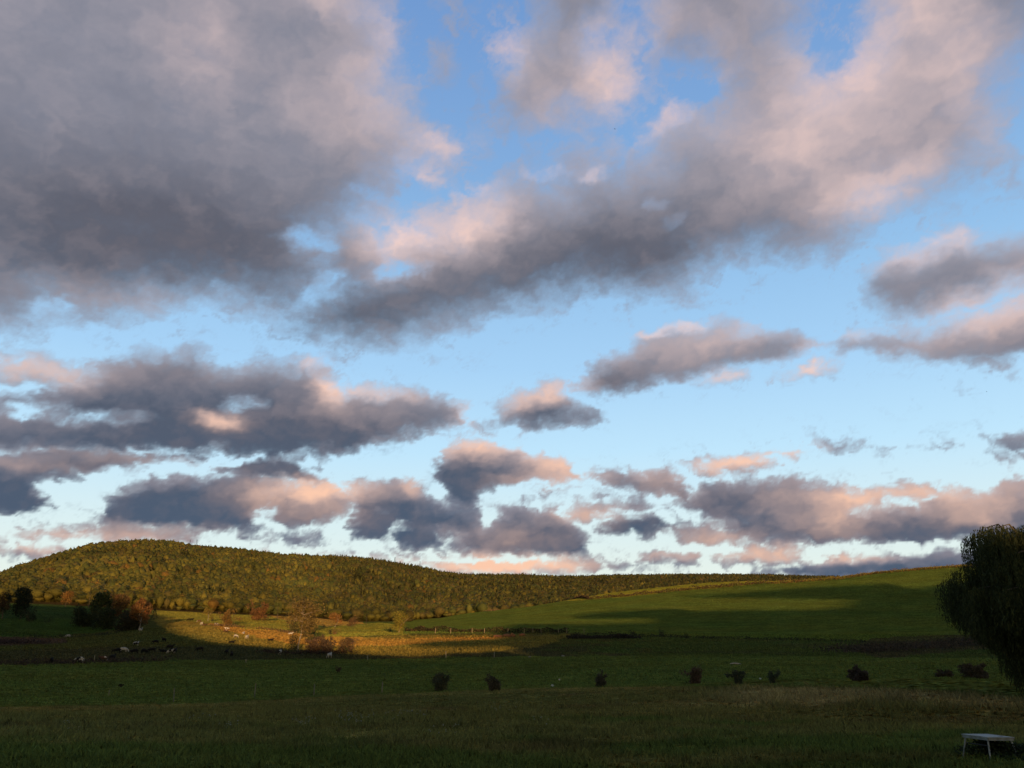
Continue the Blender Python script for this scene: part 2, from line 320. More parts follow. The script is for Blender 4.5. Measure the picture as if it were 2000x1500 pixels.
# ------------------------------------------------------------------ helpers
def mesh_from(name, V, F, tint=None, nper=4, mats=(), smooth=False, attr='tint', matidx=None):
    """V (n,3); F (m,nper) int array"""
    V = np.asarray(V, np.float32); F = np.asarray(F, np.int32)
    me = bpy.data.meshes.new(name)
    me.vertices.add(len(V)); me.vertices.foreach_set('co', V.ravel())
    m = len(F)
    me.loops.add(m * nper); me.loops.foreach_set('vertex_index', F.ravel())
    me.polygons.add(m)
    me.polygons.foreach_set('loop_start', np.arange(0, m * nper, nper, dtype=np.int32))
    try: me.polygons.foreach_set('loop_total', np.full(m, nper, np.int32))
    except Exception: pass
    if smooth: me.polygons.foreach_set('use_smooth', np.ones(m, bool))
    if matidx is not None: me.polygons.foreach_set('material_index', np.asarray(matidx, np.int32))
    for mt in mats: me.materials.append(mt)
    if tint is not None:
        a = me.color_attributes.new(attr, 'FLOAT_COLOR', 'POINT')
        t = np.asarray(tint, np.float32)
        if t.shape[1] == 3: t = np.concatenate([t, np.ones((len(t), 1), np.float32)], 1)
        a.data.foreach_set('color', t.ravel())
    me.update(calc_edges=True); me.validate()
    return me

def obj(name, me, parent=None, label=None, cat=None, group=None, kind=None, loc=None, color=None):
    o = bpy.data.objects.new(name, me); COL.objects.link(o)
    if parent is not None: o.parent = parent
    if label: o['label'] = label
    if cat: o['category'] = cat
    if group: o['group'] = group
    if kind: o['kind'] = kind
    if loc is not None: o.location = loc
    if color is not None: o.color = (*color, 1.0)
    return o

def nodes(mat):
    mat.use_nodes = True; nt = mat.node_tree; nt.nodes.clear(); return nt, nt.nodes, nt.links

def rough_normal(N, L, scale, amount, keep=1.0):
    """a normal thrown about at grass-blade scale"""
    geo = N.new('ShaderNodeNewGeometry')
    nz = N.new('ShaderNodeTexNoise'); nz.inputs['Scale'].default_value = scale; nz.inputs['Detail'].default_value = 1.0
    L.new(geo.outputs['Position'], nz.inputs['Vector'])
    s = N.new('ShaderNodeVectorMath'); s.operation = 'SUBTRACT'; s.inputs[1].default_value = (.5, .5, .5)
    L.new(nz.outputs['Color'], s.inputs[0])
    m = N.new('ShaderNodeVectorMath'); m.operation = 'SCALE'; m.inputs['Scale'].default_value = amount
    L.new(s.outputs[0], m.inputs[0])
    a = N.new('ShaderNodeVectorMath'); a.operation = 'ADD'
    kp = N.new('ShaderNodeVectorMath'); kp.operation = 'SCALE'; kp.inputs['Scale'].default_value = keep
    L.new(geo.outputs['Normal'], kp.inputs[0]); L.new(kp.outputs[0], a.inputs[0]); L.new(m.outputs[0], a.inputs[1])
    n = N.new('ShaderNodeVectorMath'); n.operation = 'NORMALIZE'; L.new(a.outputs[0], n.inputs[0])
    return n.outputs[0]

def mat_tint(name, transl=0.0, rough=0.8, spec=0.1, noise=None, normal=None, objcolor=True, both=False):
    """colour = tint attribute x object colour x soft noise"""
    m = bpy.data.materials.new(name); nt, N, L = nodes(m)
    out = N.new('ShaderNodeOutputMaterial'); at = N.new('ShaderNodeAttribute'); at.attribute_name = 'tint'
    col = at.outputs['Color']
    if objcolor:
        oi = N.new('ShaderNodeObjectInfo'); mx = N.new('ShaderNodeMix'); mx.data_type = 'RGBA'; mx.blend_type = 'MULTIPLY'
        mx.inputs[0].default_value = 1.0; L.new(col, mx.inputs[6]); L.new(oi.outputs['Color'], mx.inputs[7]); col = mx.outputs[2]
    if noise:
        for sc, det, lo, hi, stretch in noise:
            tc = N.new('ShaderNodeTexCoord'); mp = N.new('ShaderNodeMapping'); mp.inputs['Scale'].default_value = stretch
            nz = N.new('ShaderNodeTexNoise'); nz.inputs['Scale'].default_value = sc; nz.inputs['Detail'].default_value = det
            mr = N.new('ShaderNodeMapRange'); mr.inputs[1].default_value = .3; mr.inputs[2].default_value = .7
            mr.inputs[3].default_value = lo; mr.inputs[4].default_value = hi
            L.new(tc.outputs['Object'], mp.inputs[0]); L.new(mp.outputs[0], nz.inputs['Vector']); L.new(nz.outputs['Fac'], mr.inputs[0])
            mx = N.new('ShaderNodeVectorMath'); mx.operation = 'SCALE'; L.new(col, mx.inputs[0]); L.new(mr.outputs[0], mx.inputs['Scale'])
            col = mx.outputs[0]
    b = N.new('ShaderNodeBsdfPrincipled'); b.inputs['Roughness'].default_value = rough
    b.inputs['Specular IOR Level'].default_value = spec
    L.new(col, b.inputs['Base Color'])
    rn = None
    if normal:
        m.cycles.use_bump_map_correction = False
        rn = rough_normal(N, L, *normal); L.new(rn, b.inputs['Normal'])
    sh = b.outputs[0]
    if transl > 0:
        t = N.new('ShaderNodeBsdfTranslucent'); L.new(col, t.inputs['Color'])
        if rn is not None: L.new(rn, t.inputs['Normal'])
        if both: ms = N.new('ShaderNodeAddShader'); L.new(sh, ms.inputs[0]); L.new(t.outputs[0], ms.inputs[1]); L.new(ms.outputs[0], out.inputs[0]); return m
        ms = N.new('ShaderNodeMixShader'); ms.inputs[0].default_value = transl
        L.new(sh, ms.inputs[1]); L.new(t.outputs[0], ms.inputs[2]); sh = ms.outputs[0]
    L.new(sh, out.inputs[0])
    return m

M_GROUND = mat_tint('grass_ground', rough=.95, spec=.03, objcolor=False, normal=(2.6, 12.0, .5), transl=.5, both=True,   # blades lit from either side
   
    noise=[(0.9, 5, .55, 1.38, (1, 1, 1)), (0.10, 4, .80, 1.2, (1, 2.2, 1)), (5.0, 2, .75, 1.25, (1, 1, 1))])
M_LEAF = mat_tint('foliage', transl=.30, rough=.75, spec=.12)
M_BARK = mat_tint('bark', rough=.95, spec=.05, noise=[(3.0, 4, .6, 1.4, (1, 1, .25))])
M_BLADE = mat_tint('grass_blades', transl=.25, rough=.8, spec=.06)
M_PLAIN = mat_tint('weathered', rough=.9, spec=.08, noise=[(6.0, 4, .7, 1.25, (1, 1, 1))])

def unit(v): return v / np.maximum(np.linalg.norm(v, axis=-1, keepdims=True), 1e-9)

def cards(rng, P, Nrm, size, aspect=1.0, jit=0.6):
    """leaf clumps: one small four-cornered face at each point"""
    n = len(P)
    Nn = unit(Nrm + jit * rng.normal(size=(n, 3)))
    T = unit(np.cross(Nn, rng.normal(size=(n, 3)))); B = np.cross(Nn, T)
    s = np.asarray(size) * rng.uniform(.6, 1.35, n); s = s[:, None] * .5
    a = s * aspect
    bend = Nn * s * rng.uniform(-.5, .1, (n, 1))
    V = np.stack([P - T*s*1.1, P - B*a*.8 + bend, P + T*s, P + B*a*.9 + bend], 1)
    return V.reshape(-1, 3), np.arange(n * 4).reshape(n, 4)

def crown(rng, lobes, n, size, jit=0.55, col=(1, 1, 1), var=.22, under=0.85, hollow=(.72, 1.05)):
    """leaf clumps over a set of lobes (cx,cy,cz,rx,ry,rz)"""
    L_ = np.asarray(lobes, float)
    w = (L_[:, 3] * L_[:, 5]); k = rng.choice(len(L_), n, p=w / w.sum())
    d = unit(rng.normal(size=(n, 3)))
    flip = (d[:, 2] < -.2) & (rng.random(n) < .5); d[flip, 2] *= -1
    rad = rng.uniform(hollow[0], hollow[1], n)[:, None]
    P = L_[k, :3] + d * L_[k, 3:6] * rad
    V, F = cards(rng, P, d / L_[k, 3:6] * L_[k, 3:4], size, jit=jit)
    lum = (1 + var * rng.normal(size=n)) * (1 + .25 * (rng.random(len(L_))[k] - .5))
    c = np.asarray(col)[None] * np.clip(lum, .35, 1.8)[:, None]
    c = c * (1 + .08 * rng.normal(size=(n, 3)))
    return V, F, np.repeat(np.clip(c, 0.002, 1), 4, 0)

def tube(pts, rad, sides=6):
    pts = np.asarray(pts, float); V = []; F = []
    for i, p in enumerate(pts):
        d = unit(pts[min(i + 1, len(pts) - 1)] - pts[max(i - 1, 0)])
        a = np.cross(d, [0.31, 0.95, 0.1]); a = unit(a); b = np.cross(d, a)
        for s in range(sides):
            t = 2 * math.pi * s / sides
            V.append(p + rad[i] * (a * math.cos(t) + b * math.sin(t)))
    for i in range(len(pts) - 1):
        for s in range(sides):
            F.append((i*sides + s, i*sides + (s+1) % sides, (i+1)*sides + (s+1) % sides, (i+1)*sides + s))
    n0 = (len(pts) - 1) * sides
    for s in range(1, sides - 1, 2):
        F.append((n0, n0 + s, n0 + s + 1, n0 + (s + 2) % sides if s + 2 < sides else n0))
    F = [f for f in F if len(set(f)) == 4]
    return np.array(V), np.array(F, int)

class Pile:
    def __init__(s): s.V = []; s.F = []; s.C = []; s.n = 0
    def add(s, V, F, C):
        C = np.asarray(C, float)
        if C.ndim == 1: C = np.repeat(C[None], len(V), 0)
        s.V.append(V); s.F.append(F + s.n); s.C.append(C); s.n += len(V)
    def mesh(s, name, mat, smooth=False):
        return mesh_from(name, np.concatenate(s.V), np.concatenate(s.F), np.concatenate(s.C), 4, (mat,), smooth)

def limbs(rng, pile, base, d, length, r, depth, col, tips, spread=.7, up=.25, kids=3, shrink=.66):
    """a branch and its forks"""
    d = unit(np.asarray(d, float)); pts = [np.asarray(base, float)]; rr = [r]
    k = 4
    for i in range(k):
        d = unit(d + rng.normal(size=3) * .14 + np.array([0, 0, up * .12]))
        pts.append(pts[-1] + d * length / k); rr.append(r * (1 - .55 * (i + 1) / k))
    V, F = tube(pts, rr, 5 if depth < 2 else 6); pile.add(V, F, col)
    if depth == 0:
        tips.append(pts[-1]); tips.append(pts[-2]); return
    for j in range(kids):
        f = rng.uniform(.45, 1.0) if j else 1.0
        q = f * k; i = min(int(q), k - 1); p = pts[i] + (pts[i+1] - pts[i]) * (q - i)
        nd = unit(d + spread * unit(rng.normal(size=3)) + np.array([0, 0, up]))
        limbs(rng, pile, p, nd, length * shrink * rng.uniform(.75, 1.15), rr[i] * .62, depth - 1, col, tips, spread, up, kids, shrink)

# ------------------------------------------------------------------ sky backdrop: half a dome in front, clouds in its material
def build_sky():
    step = math.radians(0.115)
    az = np.arange(math.radians(-66), math.radians(66), step); el = np.arange(math.radians(-4.0), math.radians(56), step)
    A, E = np.meshgrid(az, el)
    c, s, d = sky_fields(A, E, step)
    # beyond the picture's edges the cover goes over into scattered cloud of the same kind
    R = 22000.0
    V = np.stack([R*np.cos(E)*np.sin(A), R*np.cos(E)*np.cos(A), R*np.sin(E) + CAM_Z], -1).reshape(-1, 3)
    ny, nx = A.shape
    i = np.arange(ny * nx).reshape(ny, nx)
    F = np.stack([i[:-1, :-1], i[1:, :-1], i[1:, 1:], i[:-1, 1:]], -1).reshape(-1, 4)
    T = np.stack([c, s, d, np.ones_like(c)], -1).reshape(-1, 4)
    m = bpy.data.materials.new('sky_with_clouds'); nt, N, L = nodes(m)
    m.cycles.emission_sampling = 'NONE'
    out = N.new('ShaderNodeOutputMaterial'); em = N.new('ShaderNodeEmission')
    at = N.new('ShaderNodeAttribute'); at.attribute_name = 'cloud'
    sp = N.new('ShaderNodeSeparateColor'); L.new(at.outputs['Color'], sp.inputs[0])
    geo = N.new('ShaderNodeNewGeometry'); nrm = N.new('ShaderNodeVectorMath'); nrm.operation = 'NORMALIZE'
    L.new(geo.outputs['Position'], nrm.inputs[0])
    sx = N.new('ShaderNodeSeparateXYZ'); L.new(nrm.outputs[0], sx.inputs[0])
    asn = N.new('ShaderNodeMath'); asn.operation = 'ARCSINE'; L.new(sx.outputs[2], asn.inputs[0])
    def ramp(stops, lo, hi):
        mr = N.new('ShaderNodeMapRange'); mr.inputs[1].default_value = math.radians(lo); mr.inputs[2].default_value = math.radians(hi)
        L.new(asn.outputs[0], mr.inputs[0])
        cr = N.new('ShaderNodeValToRGB'); L.new(mr.outputs[0], cr.inputs[0]); e = cr.color_ramp.elements
        for k, (p, col) in enumerate(stops):
            p = (p - lo) / (hi - lo)
            q = e[0] if k == 0 else (e[-1] if k == len(stops) - 1 else e.new(p))
            q.position = p; q.color = (*[float(x) for x in col], 1)
        return cr.outputs[0]
    clear = ramp([(a, lin(b)) for a, b in SKY_STOPS], SKY_STOPS[0][0], SKY_STOPS[-1][0])
    dk = ramp([(0, C_SLATE), (6, C_SLATE), (25, C_DARKHI), (60, C_DARKHI)], 0, 60)
    pk = ramp([(0, C_PINKLOW), (6, C_PINKLOW), (25, C_PINK), (60, C_PINK)], 0, 60)
    # fine shreds that the grid is too coarse to carry
    nz = N.new('ShaderNodeTexNoise'); nz.inputs['Scale'].default_value = 130.0; nz.inputs['Detail'].default_value = 5.0; nz.inputs['Roughness'].default_value = .6
    L.new(nrm.outputs[0], nz.inputs['Vector'])
    nm = N.new('ShaderNodeMath'); nm.operation = 'SUBTRACT'; nm.inputs[1].default_value = .5; L.new(nz.outputs['Fac'], nm.inputs[0])
    def mathn(op, a, b):
        x = N.new('ShaderNodeMath'); x.operation = op
        for q, v in ((0, a), (1, b)):
            if isinstance(v, (int, float)): x.inputs[q].default_value = v
            else: L.new(v, x.inputs[q])
        return x.outputs[0]
    cv = sp.outputs[0]
    edge = mathn('MULTIPLY', mathn('MULTIPLY', cv, mathn('SUBTRACT', 1.0, cv)), 4.0)
    cv2 = N.new('ShaderNodeClamp'); L.new(mathn('ADD', cv, mathn('MULTIPLY', mathn('MULTIPLY', nm.outputs[0], edge), .35)), cv2.inputs[0])
    sh2 = N.new('ShaderNodeClamp'); L.new(mathn('ADD', sp.outputs[2], mathn('MULTIPLY', nm.outputs[0], -.10)), sh2.inputs[0])
    def mix(f, a, b):
        x = N.new('ShaderNodeMix'); x.data_type = 'RGBA'; L.new(f, x.inputs[0])
        if isinstance(a, tuple): x.inputs[6].default_value = a
        else: L.new(a, x.inputs[6])
        L.new(b, x.inputs[7]); return x.outputs[2]
    body = mix(sh2.outputs[0], (*[float(v) for v in C_BODY], 1), dk)
    body = mix(sp.outputs[1], body, pk)
    fin = mix(cv2.outputs[0], clear, body)
    L.new(fin, em.inputs[0]); em.inputs[1].default_value = 1.0; L.new(em.outputs[0], out.inputs[0])
    me = mesh_from('sky', V, F, T, 4, (m,), True, attr='cloud')
    obj('sky', me, kind='structure')

# ------------------------------------------------------------------ ground
def in_poly(px, py, poly):
    ins = np.zeros(px.shape, bool)
    for (x0, y0), (x1, y1) in zip(poly, poly[1:] + poly[:1]):
        if y0 == y1: continue
        ins ^= ((y0 > py) != (y1 > py)) & (px < (x1 - x0) * (py - y0) / (y1 - y0) + x0)
    return ins

G_FIELD = (.090, .126, .030); G_MEAD = (.130, .128, .040); G_TAN = (.27, .225, .100); G_BROWN = (.070, .070, .030)
G_PAST_SUN = (.19, .155, .036); G_HILL = (.108, .150, .030); G_ROUGH = (.074, .102, .027); G_RUST_SUN = (.40, .220, .050); G_WOOD = (.05, .04, .018)
G_STRIP = (.26, .25, .035)
HEDGE_Y = [(1040,1179),(1075,1176),(1150,1171),(1225,1165),(1300,1157),(1350,1152),(1400,1148),(1496,1138),(1560,1133),(1636,1128),(1727,1116),(1837,1107),(1900,1104),(2300,1086)]
def ground_tint(px, py, X, Y):
    r = np.hypot(X, Y)
    T = np.zeros(px.shape + (3,)); T[:] = G_ROUGH
    wob = 5 * gnoise(X / 9, Y / 9, 21) ; wobs = 2.0 * gnoise(X / 14, Y / 20, 22) + 1.2 * gnoise(X / 5, Y / 7, 23)
    def cy(k): return np.interp(px, KX, CURV[k][1])
    def put(mask, c, f=1.0):
        T[mask] = T[mask] * (1 - f) + np.asarray(c) * f
    c4, c5, c6, c7, c8, c9 = cy(3), cy(5), cy(6), cy(7), cy(8), cy(9)
    near = py + wobs > c4
    put(near, G_MEAD)
    g = sstep(.0, .5, gnoise(X / 13, Y / 9, 31) + .6 * gnoise(X / 4, Y / 4, 32) + (py - 1440) / 60.0 + (px - 900) / 2200)[..., None] * .85
    T = np.where(near[..., None], T * (1 - g) + np.array((.074, .110, .026)) * g, T)
    br = sstep(.3, .9, gnoise(X / 17 + 9, Y / 6, 33) + .5 * gnoise(X / 3, Y / 3, 34))[..., None] * .5
    T = np.where(near[..., None], T * (1 - br) + np.array((.11, .080, .036)) * br, T)
    lip = near & (py + wobs < c4 + 7) & (px < 1350)
    put(lip, (.18, .165, .055), .6)
    tan = in_poly(px + wob * 3, py + wobs, [(1330,1352),(1420,1344),(1550,1341),(1700,1344),(1850,1352),(2000,1364),(2300,1385),(2300,1412),(2000,1398),(1850,1392),(1700,1389),(1560,1384),(1420,1374)])
    ytop = np.interp(px, [1300, 1420, 1550, 1700, 1850, 2000, 2300], [1350, 1344, 1341, 1344, 1352, 1364, 1385])
    tf = sstep(-2, 9, py - ytop) * sstep(46, 14, py - ytop + 5 * wobs) * sstep(1290, 1520, px + 10 * wob) * (.92 + .3 * gnoise(X / 5, Y / 3, 35))
    tf = np.where(near, np.clip(tf, 0, .92), 0)[..., None]
    T = T * (1 - tf) + np.array(G_TAN) * tf
    mid = (~near) & (py + wobs > c5 - 2)
    put(mid, G_FIELD)
    belt = (~near) & (~mid) & (py + wobs > c5 - 24 - 6 * (px < 900)) & (px < 1150 + 30 * wob)
    put(belt, G_BROWN)
    past = (~near) & (~mid) & (~belt) & (px < 1180 + 40 * wob) & (py > c8 - 4 + wobs)
    put(past, (.085, .090, .026))
    # the warm weedy strip with the sunlight on it painted into its colour
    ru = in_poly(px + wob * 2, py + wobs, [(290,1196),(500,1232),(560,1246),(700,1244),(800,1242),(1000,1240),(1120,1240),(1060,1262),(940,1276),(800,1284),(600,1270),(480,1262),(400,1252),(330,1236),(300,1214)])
    put(ru, G_PAST_SUN); put(ru & (px < 740), (.25, .195, .042), .6)  # more painted sunlight towards the left
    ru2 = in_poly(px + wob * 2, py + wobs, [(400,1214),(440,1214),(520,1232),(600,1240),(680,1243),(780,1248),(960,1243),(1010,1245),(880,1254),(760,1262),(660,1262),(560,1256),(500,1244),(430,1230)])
    put(ru2, G_RUST_SUN, .75)
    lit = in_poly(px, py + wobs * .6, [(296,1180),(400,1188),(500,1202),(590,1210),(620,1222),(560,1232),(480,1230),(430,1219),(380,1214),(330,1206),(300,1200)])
    put(lit, (.25, .225, .040))  # meadow colour brightened and yellowed to carry the sunlight
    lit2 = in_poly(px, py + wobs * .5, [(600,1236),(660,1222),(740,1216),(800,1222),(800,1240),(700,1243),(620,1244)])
    put(lit2, (.22, .21, .038))  # sunlight put into this meadow's colour as well
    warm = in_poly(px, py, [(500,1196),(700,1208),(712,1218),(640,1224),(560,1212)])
    put(warm, (.32, .21, .055))  # warm sunlight added to the grass colour
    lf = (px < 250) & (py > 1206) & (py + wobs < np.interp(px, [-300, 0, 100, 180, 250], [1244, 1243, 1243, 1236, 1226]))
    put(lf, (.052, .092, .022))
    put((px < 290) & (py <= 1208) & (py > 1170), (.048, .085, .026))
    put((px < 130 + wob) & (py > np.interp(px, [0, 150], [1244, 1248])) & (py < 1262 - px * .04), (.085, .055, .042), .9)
    hill = (px > 788) & (py < np.interp(px, [780, 1000, 1100, 1200, 1400, 1600, 1800, 2300], [1238, 1236, 1236, 1239, 1247, 1250, 1254, 1262]))
    put(hill, G_HILL)
    hy = np.interp(px, [h[0] for h in HEDGE_Y], [h[1] for h in HEDGE_Y])
    put(hill & (px > 1030) & (py < hy), G_STRIP)
    put(hill & (px > 900) & (px <= 1060) & (py < np.interp(px, [900, 1060], [1196, 1180])), (.16, .13, .04))
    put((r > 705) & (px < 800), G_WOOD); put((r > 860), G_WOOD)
    rr = (~near) & (~mid) & (px > 1000) & (~hill) & (py < 1300)
    b = sstep(.1, .8, gnoise(X / 22, Y / 16, 41) + .5 * gnoise(X / 6, Y / 7, 42))[..., None] * .55
    T = np.where(rr[..., None], T * (1 - b) + np.array((.078, .072, .034)) * b, T)
    rb = in_poly(px + wob, py + wobs, [(1655,1270),(1700,1248),(1800,1243),(1960,1236),(2300,1236),(2300,1262),(1960,1264),(1850,1276),(1720,1286)])
    put(rb, (.072, .055, .036), .7)
    # soft mottling everywhere
    v = 1 + .12 * gnoise(X / 8, Y / 5, 51) + .10 * gnoise(X / 30, Y / 18, 52) + .06 * gnoise(X / 2, Y / 2, 53)
    dr = gnoise(X / 40, Y / 25, 54)[..., None] * .10
    st = .10 * gnoise(X / 70, (r + .15 * X) / 7, 55) * np.clip((r - 250) / 100, 0, 1) + .10 * gnoise(X / 3.2, Y / 3.2, 56) * (r < 400)
    v = v + st + (r < 95) * (.16 * gnoise(X / 1.6, Y / 1.2, 57) + .10 * gnoise(X / 4.5, Y / 2.5, 58))
    T = T * v[..., None] * (1 + dr * np.array([1, -.2, -.6]))
    return np.clip(T, .003, 1)

def build_ground():
    back = np.linspace(A_MAX, 2 * math.pi - A_MAX, 72)[1:-1]
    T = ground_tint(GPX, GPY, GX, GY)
    far_side = (GY < 5)
    Z = [GZ]; Aa = list(AZ_F); TT = [T]
    for a in back:
        u = (a - A_MAX) / (2 * math.pi - 2 * A_MAX)
        k = math.degrees(min(a - A_MAX, 2 * math.pi - A_MAX - a)); w = 1 - sstep(0, 35, k)
        e = GZ[-1] if u < .5 else GZ[0]; te = T[-1] if u < .5 else T[0]
        Z.append((e * w + .3 * (1 - w))[None]); TT.append((te * w + np.array(G_ROUGH) * (1 - w))[None]); Aa.append(a)
    Z = np.concatenate(Z); TT = np.concatenate(TT); Aa = np.array(Aa)
    R, A = np.meshgrid(R_F, Aa)
    V = np.stack([R * np.sin(A), R * np.cos(A), Z], -1)
    na, nr = R.shape
    i = np.arange(na * nr).reshape(na, nr); i2 = np.roll(i, -1, 0)
    F = np.stack([i[:, :-1], i[:, 1:], i2[:, 1:], i2[:, :-1]], -1).reshape(-1, 4)
    V = V.reshape(-1, 3); TT = TT.reshape(-1, 3)
    c = len(V); V = np.concatenate([V, [[0, 0, .35]]]); TT = np.concatenate([TT, [TT[0]]])
    ring = i[:, 0]
    cap = np.stack([np.full(na // 2, c), ring[0:2*(na//2):2], ring[1:2*(na//2):2], np.roll(ring, -2)[0:2*(na//2):2]], -1)
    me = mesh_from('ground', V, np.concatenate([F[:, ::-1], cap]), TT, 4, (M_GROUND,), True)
    # make sure faces look up
    me.update()
    if me.polygons[1000].normal.z < 0: me.flip_normals()
    obj('ground', me, kind='structure')

# ------------------------------------------------------------------ unseen ridge added behind the viewpoint, crest shaped to shade the near land
SUN_W = np.array([math.cos(math.pi - SUN_AZ), math.sin(math.pi - SUN_AZ)])   # across the light
SUN_U = np.array([math.sin(SUN_AZ), math.cos(SUN_AZ)])                        # towards the sun
SHADOW_RIDGE_H = [(-700,92),(-400,90),(-220,84),(-190,84),(-160,85),(-140,76),(-125,70),(-100,67),(-88,63),(-74,55.5),(-64,50),(-48,43.4),(-38,40.2),(-30,38.2),(-21,36.9),(-14,36.5),(-7,35.5),(5,34),(12,32.6),(18,32),(23,32.6),(27,33.8),(31,33.4),(34,31.3),(40,31.3),(43,33.5),(46,37),(56,43),(70,49.5),(84,53.5),(100,52.5),(112,52),(130,52.6),(146,53.2),(156,55),(168,58),(178,61),(186,62.8),(216,62.1),(247,60.2),(266,62.5),(284,67),(305,72),(340,76),(368,79),(408,80),(700,80)]
def build_shadow_ridge():
    rng = np.random.default_rng(5)
    s = np.arange(-700, 701, 4.0)
    h = np.interp(s, [p[0] for p in SHADOW_RIDGE_H], [p[1] for p in SHADOW_RIDGE_H]) + .5 * gnoise(s / 9, s * 0, 77)
    t = np.array([150, 170, 200, 225, 243, 250, 262, 300, 360, 500, 800.])
    f = np.array([-.05, .0, .35, .7, .92, 1, .99, .95, .8, .4, -.05])
    Sg, Tg = np.meshgrid(s, t); Hg = h[None] * f[:, None]
    X = Sg * SUN_W[0] + Tg * SUN_U[0]; Y = Sg * SUN_W[1] + Tg * SUN_U[1]
    V = np.stack([X, Y, Hg], -1).reshape(-1, 3)
    ny, nx = Sg.shape; i = np.arange(ny * nx).reshape(ny, nx)
    F = np.stack([i[:-1, :-1], i[:-1, 1:], i[1:, 1:], i[1:, :-1]], -1).reshape(-1, 4)
    me = mesh_from('shadow_hills', V, F, np.tile([[.05, .06, .02]], (len(V), 1)), 4, (M_GROUND,), True)
    obj('shadow_hills', me, kind='structure')
    # leaf crowns on stems added over that ridge, outlined to cast shadow bands
    P = Pile()
    bands = [[(128,60.5),(142,64),(160,65.4),(190,65.6),(190,58),(164,56.8),(142,57.4)],
             [(222,78.2),(256,79.6),(308,83),(345,82),(330,72),(297,68.5),(270,71.5),(248,74.2)],
             [(20,36.8),(26,38.2),(38,39.6),(52,40),(50,36.4),(34,35.6)]]
    for b in bands:
        b = np.array(b, float); n = int(60 + 14 * np.ptp(b[:, 0]) * 4)
        q = np.stack([rng.uniform(b[:, 0].min(), b[:, 0].max(), n), rng.uniform(b[:, 1].min(), b[:, 1].max(), n)], 1)
        q = q[in_poly(q[:, 0], q[:, 1], [tuple(v) for v in b])]
        tt = 250 + rng.uniform(-4, 4, len(q))
        pos = np.stack([q[:, 0] * SUN_W[0] + tt * SUN_U[0], q[:, 0] * SUN_W[1] + tt * SUN_U[1], q[:, 1]], 1)
        V, F = cards(rng, pos, rng.normal(size=pos.shape), 1.8)
        P.add(V, F, (.06, .07, .02))
        for sx in np.arange(b[:, 0].min() + 2, b[:, 0].max(), 9):
            hb = np.interp(sx, [p[0] for p in SHADOW_RIDGE_H], [p[1] for p in SHADOW_RIDGE_H]) - 1
            x, y = sx * SUN_W + 250 * SUN_U
            V, F = tube([(x, y, hb), (x, y, b[:, 1].mean())], [.2, .12]); P.add(V, F, (.07, .06, .05))
    obj('woodland', P.mesh('woodland', M_LEAF), label='unseen leaf crowns added behind the viewpoint to cast shadow bands', cat='woodland', kind='stuff')
# ------------------------------------------------------------------ woods on the hill
LEAF_KINDS = [  # colour, weight
 ((.150, .120, .026), 5), ((.105, .100, .026), 5), ((.060, .072, .022), 4), ((.230, .165, .030), 2.2), ((.250, .110, .028), .9), ((.120, .080, .030), 3), ((.190, .150, .030), 2)]
def wood_positions():
    rng = np.random.default_rng(11)
    out = []
    for (r0, r1, sp) in ((690, 1250, 6.9), (1250, 1900, 8.4), (1900, 3300, 11.0)):
        xs = np.arange(-r1 * .72, r1 * .72, sp); ys = np.arange(r0 * .6, r1, sp)
        X, Y = np.meshgrid(xs, ys); X = X + rng.uniform(-.45, .45, X.shape) * sp; Y = Y + rng.uniform(-.45, .45, Y.shape) * sp
        X = X.ravel(); Y = Y.ravel(); r = np.hypot(X, Y); a = np.degrees(np.arctan2(X, Y))
        k = (r >= r0) & (r < r1) & (a > -37.5) & (a < 27)
        out.append(np.stack([X[k], Y[k], np.full(k.sum(), sp)], 1))
    P = np.concatenate(out); X, Y, S = P.T
    r = np.hypot(X, Y); a = np.arctan2(X, Y); Z = ground_z(X, Y)
    px, py = photo_of(X, Y, Z)
    edge = np.where(px < 800, 728 + 26 * gnoise(X / 26, X * 0, 61) + 12 * gnoise(X / 9, X * 0, 62), 870)
    ridge_a, _ = az_el(KX, [1120] * len(KX)); rid = np.interp(a, ridge_a, CURV[-1][0])
    keep = (r > edge) & (r < rid * 1.03)
    X, Y, Z, S, r, a, px, py = (v[keep] for v in (X, Y, Z, S, r, a, px, py))
    h = rng.uniform(7.2, 11.2, len(X)) * (S / 6.9) ** .3
    e2 = edge[keep]; low = r < e2 + 16
    h = np.where(low, h * rng.choice([.36, .42, .7, .95, 1.2], len(h)), h)
    # drop what the land itself hides
    te = (GZ - CAM_Z) / R_F[None]
    run = np.maximum.accumulate(np.where(R_F[None] > 14, te, -9), 1)
    ia = np.clip(np.round((a + A_MAX) / (2 * A_MAX) * (len(AZ_F) - 1)).astype(int), 0, len(AZ_F) - 1)
    ir = np.clip(np.searchsorted(R_F, r - 12), 0, len(R_F) - 1)
    wood = (r - 30 > np.where(px < 800, 715, 870))
    vis = (Z + h + 1 - CAM_Z) / r > run[ia, ir] + np.where(wood & (run[ia, ir] > 0), 0.0, 0.0)
    return [v[vis] for v in (X, Y, Z, h, r, px, py, S)]

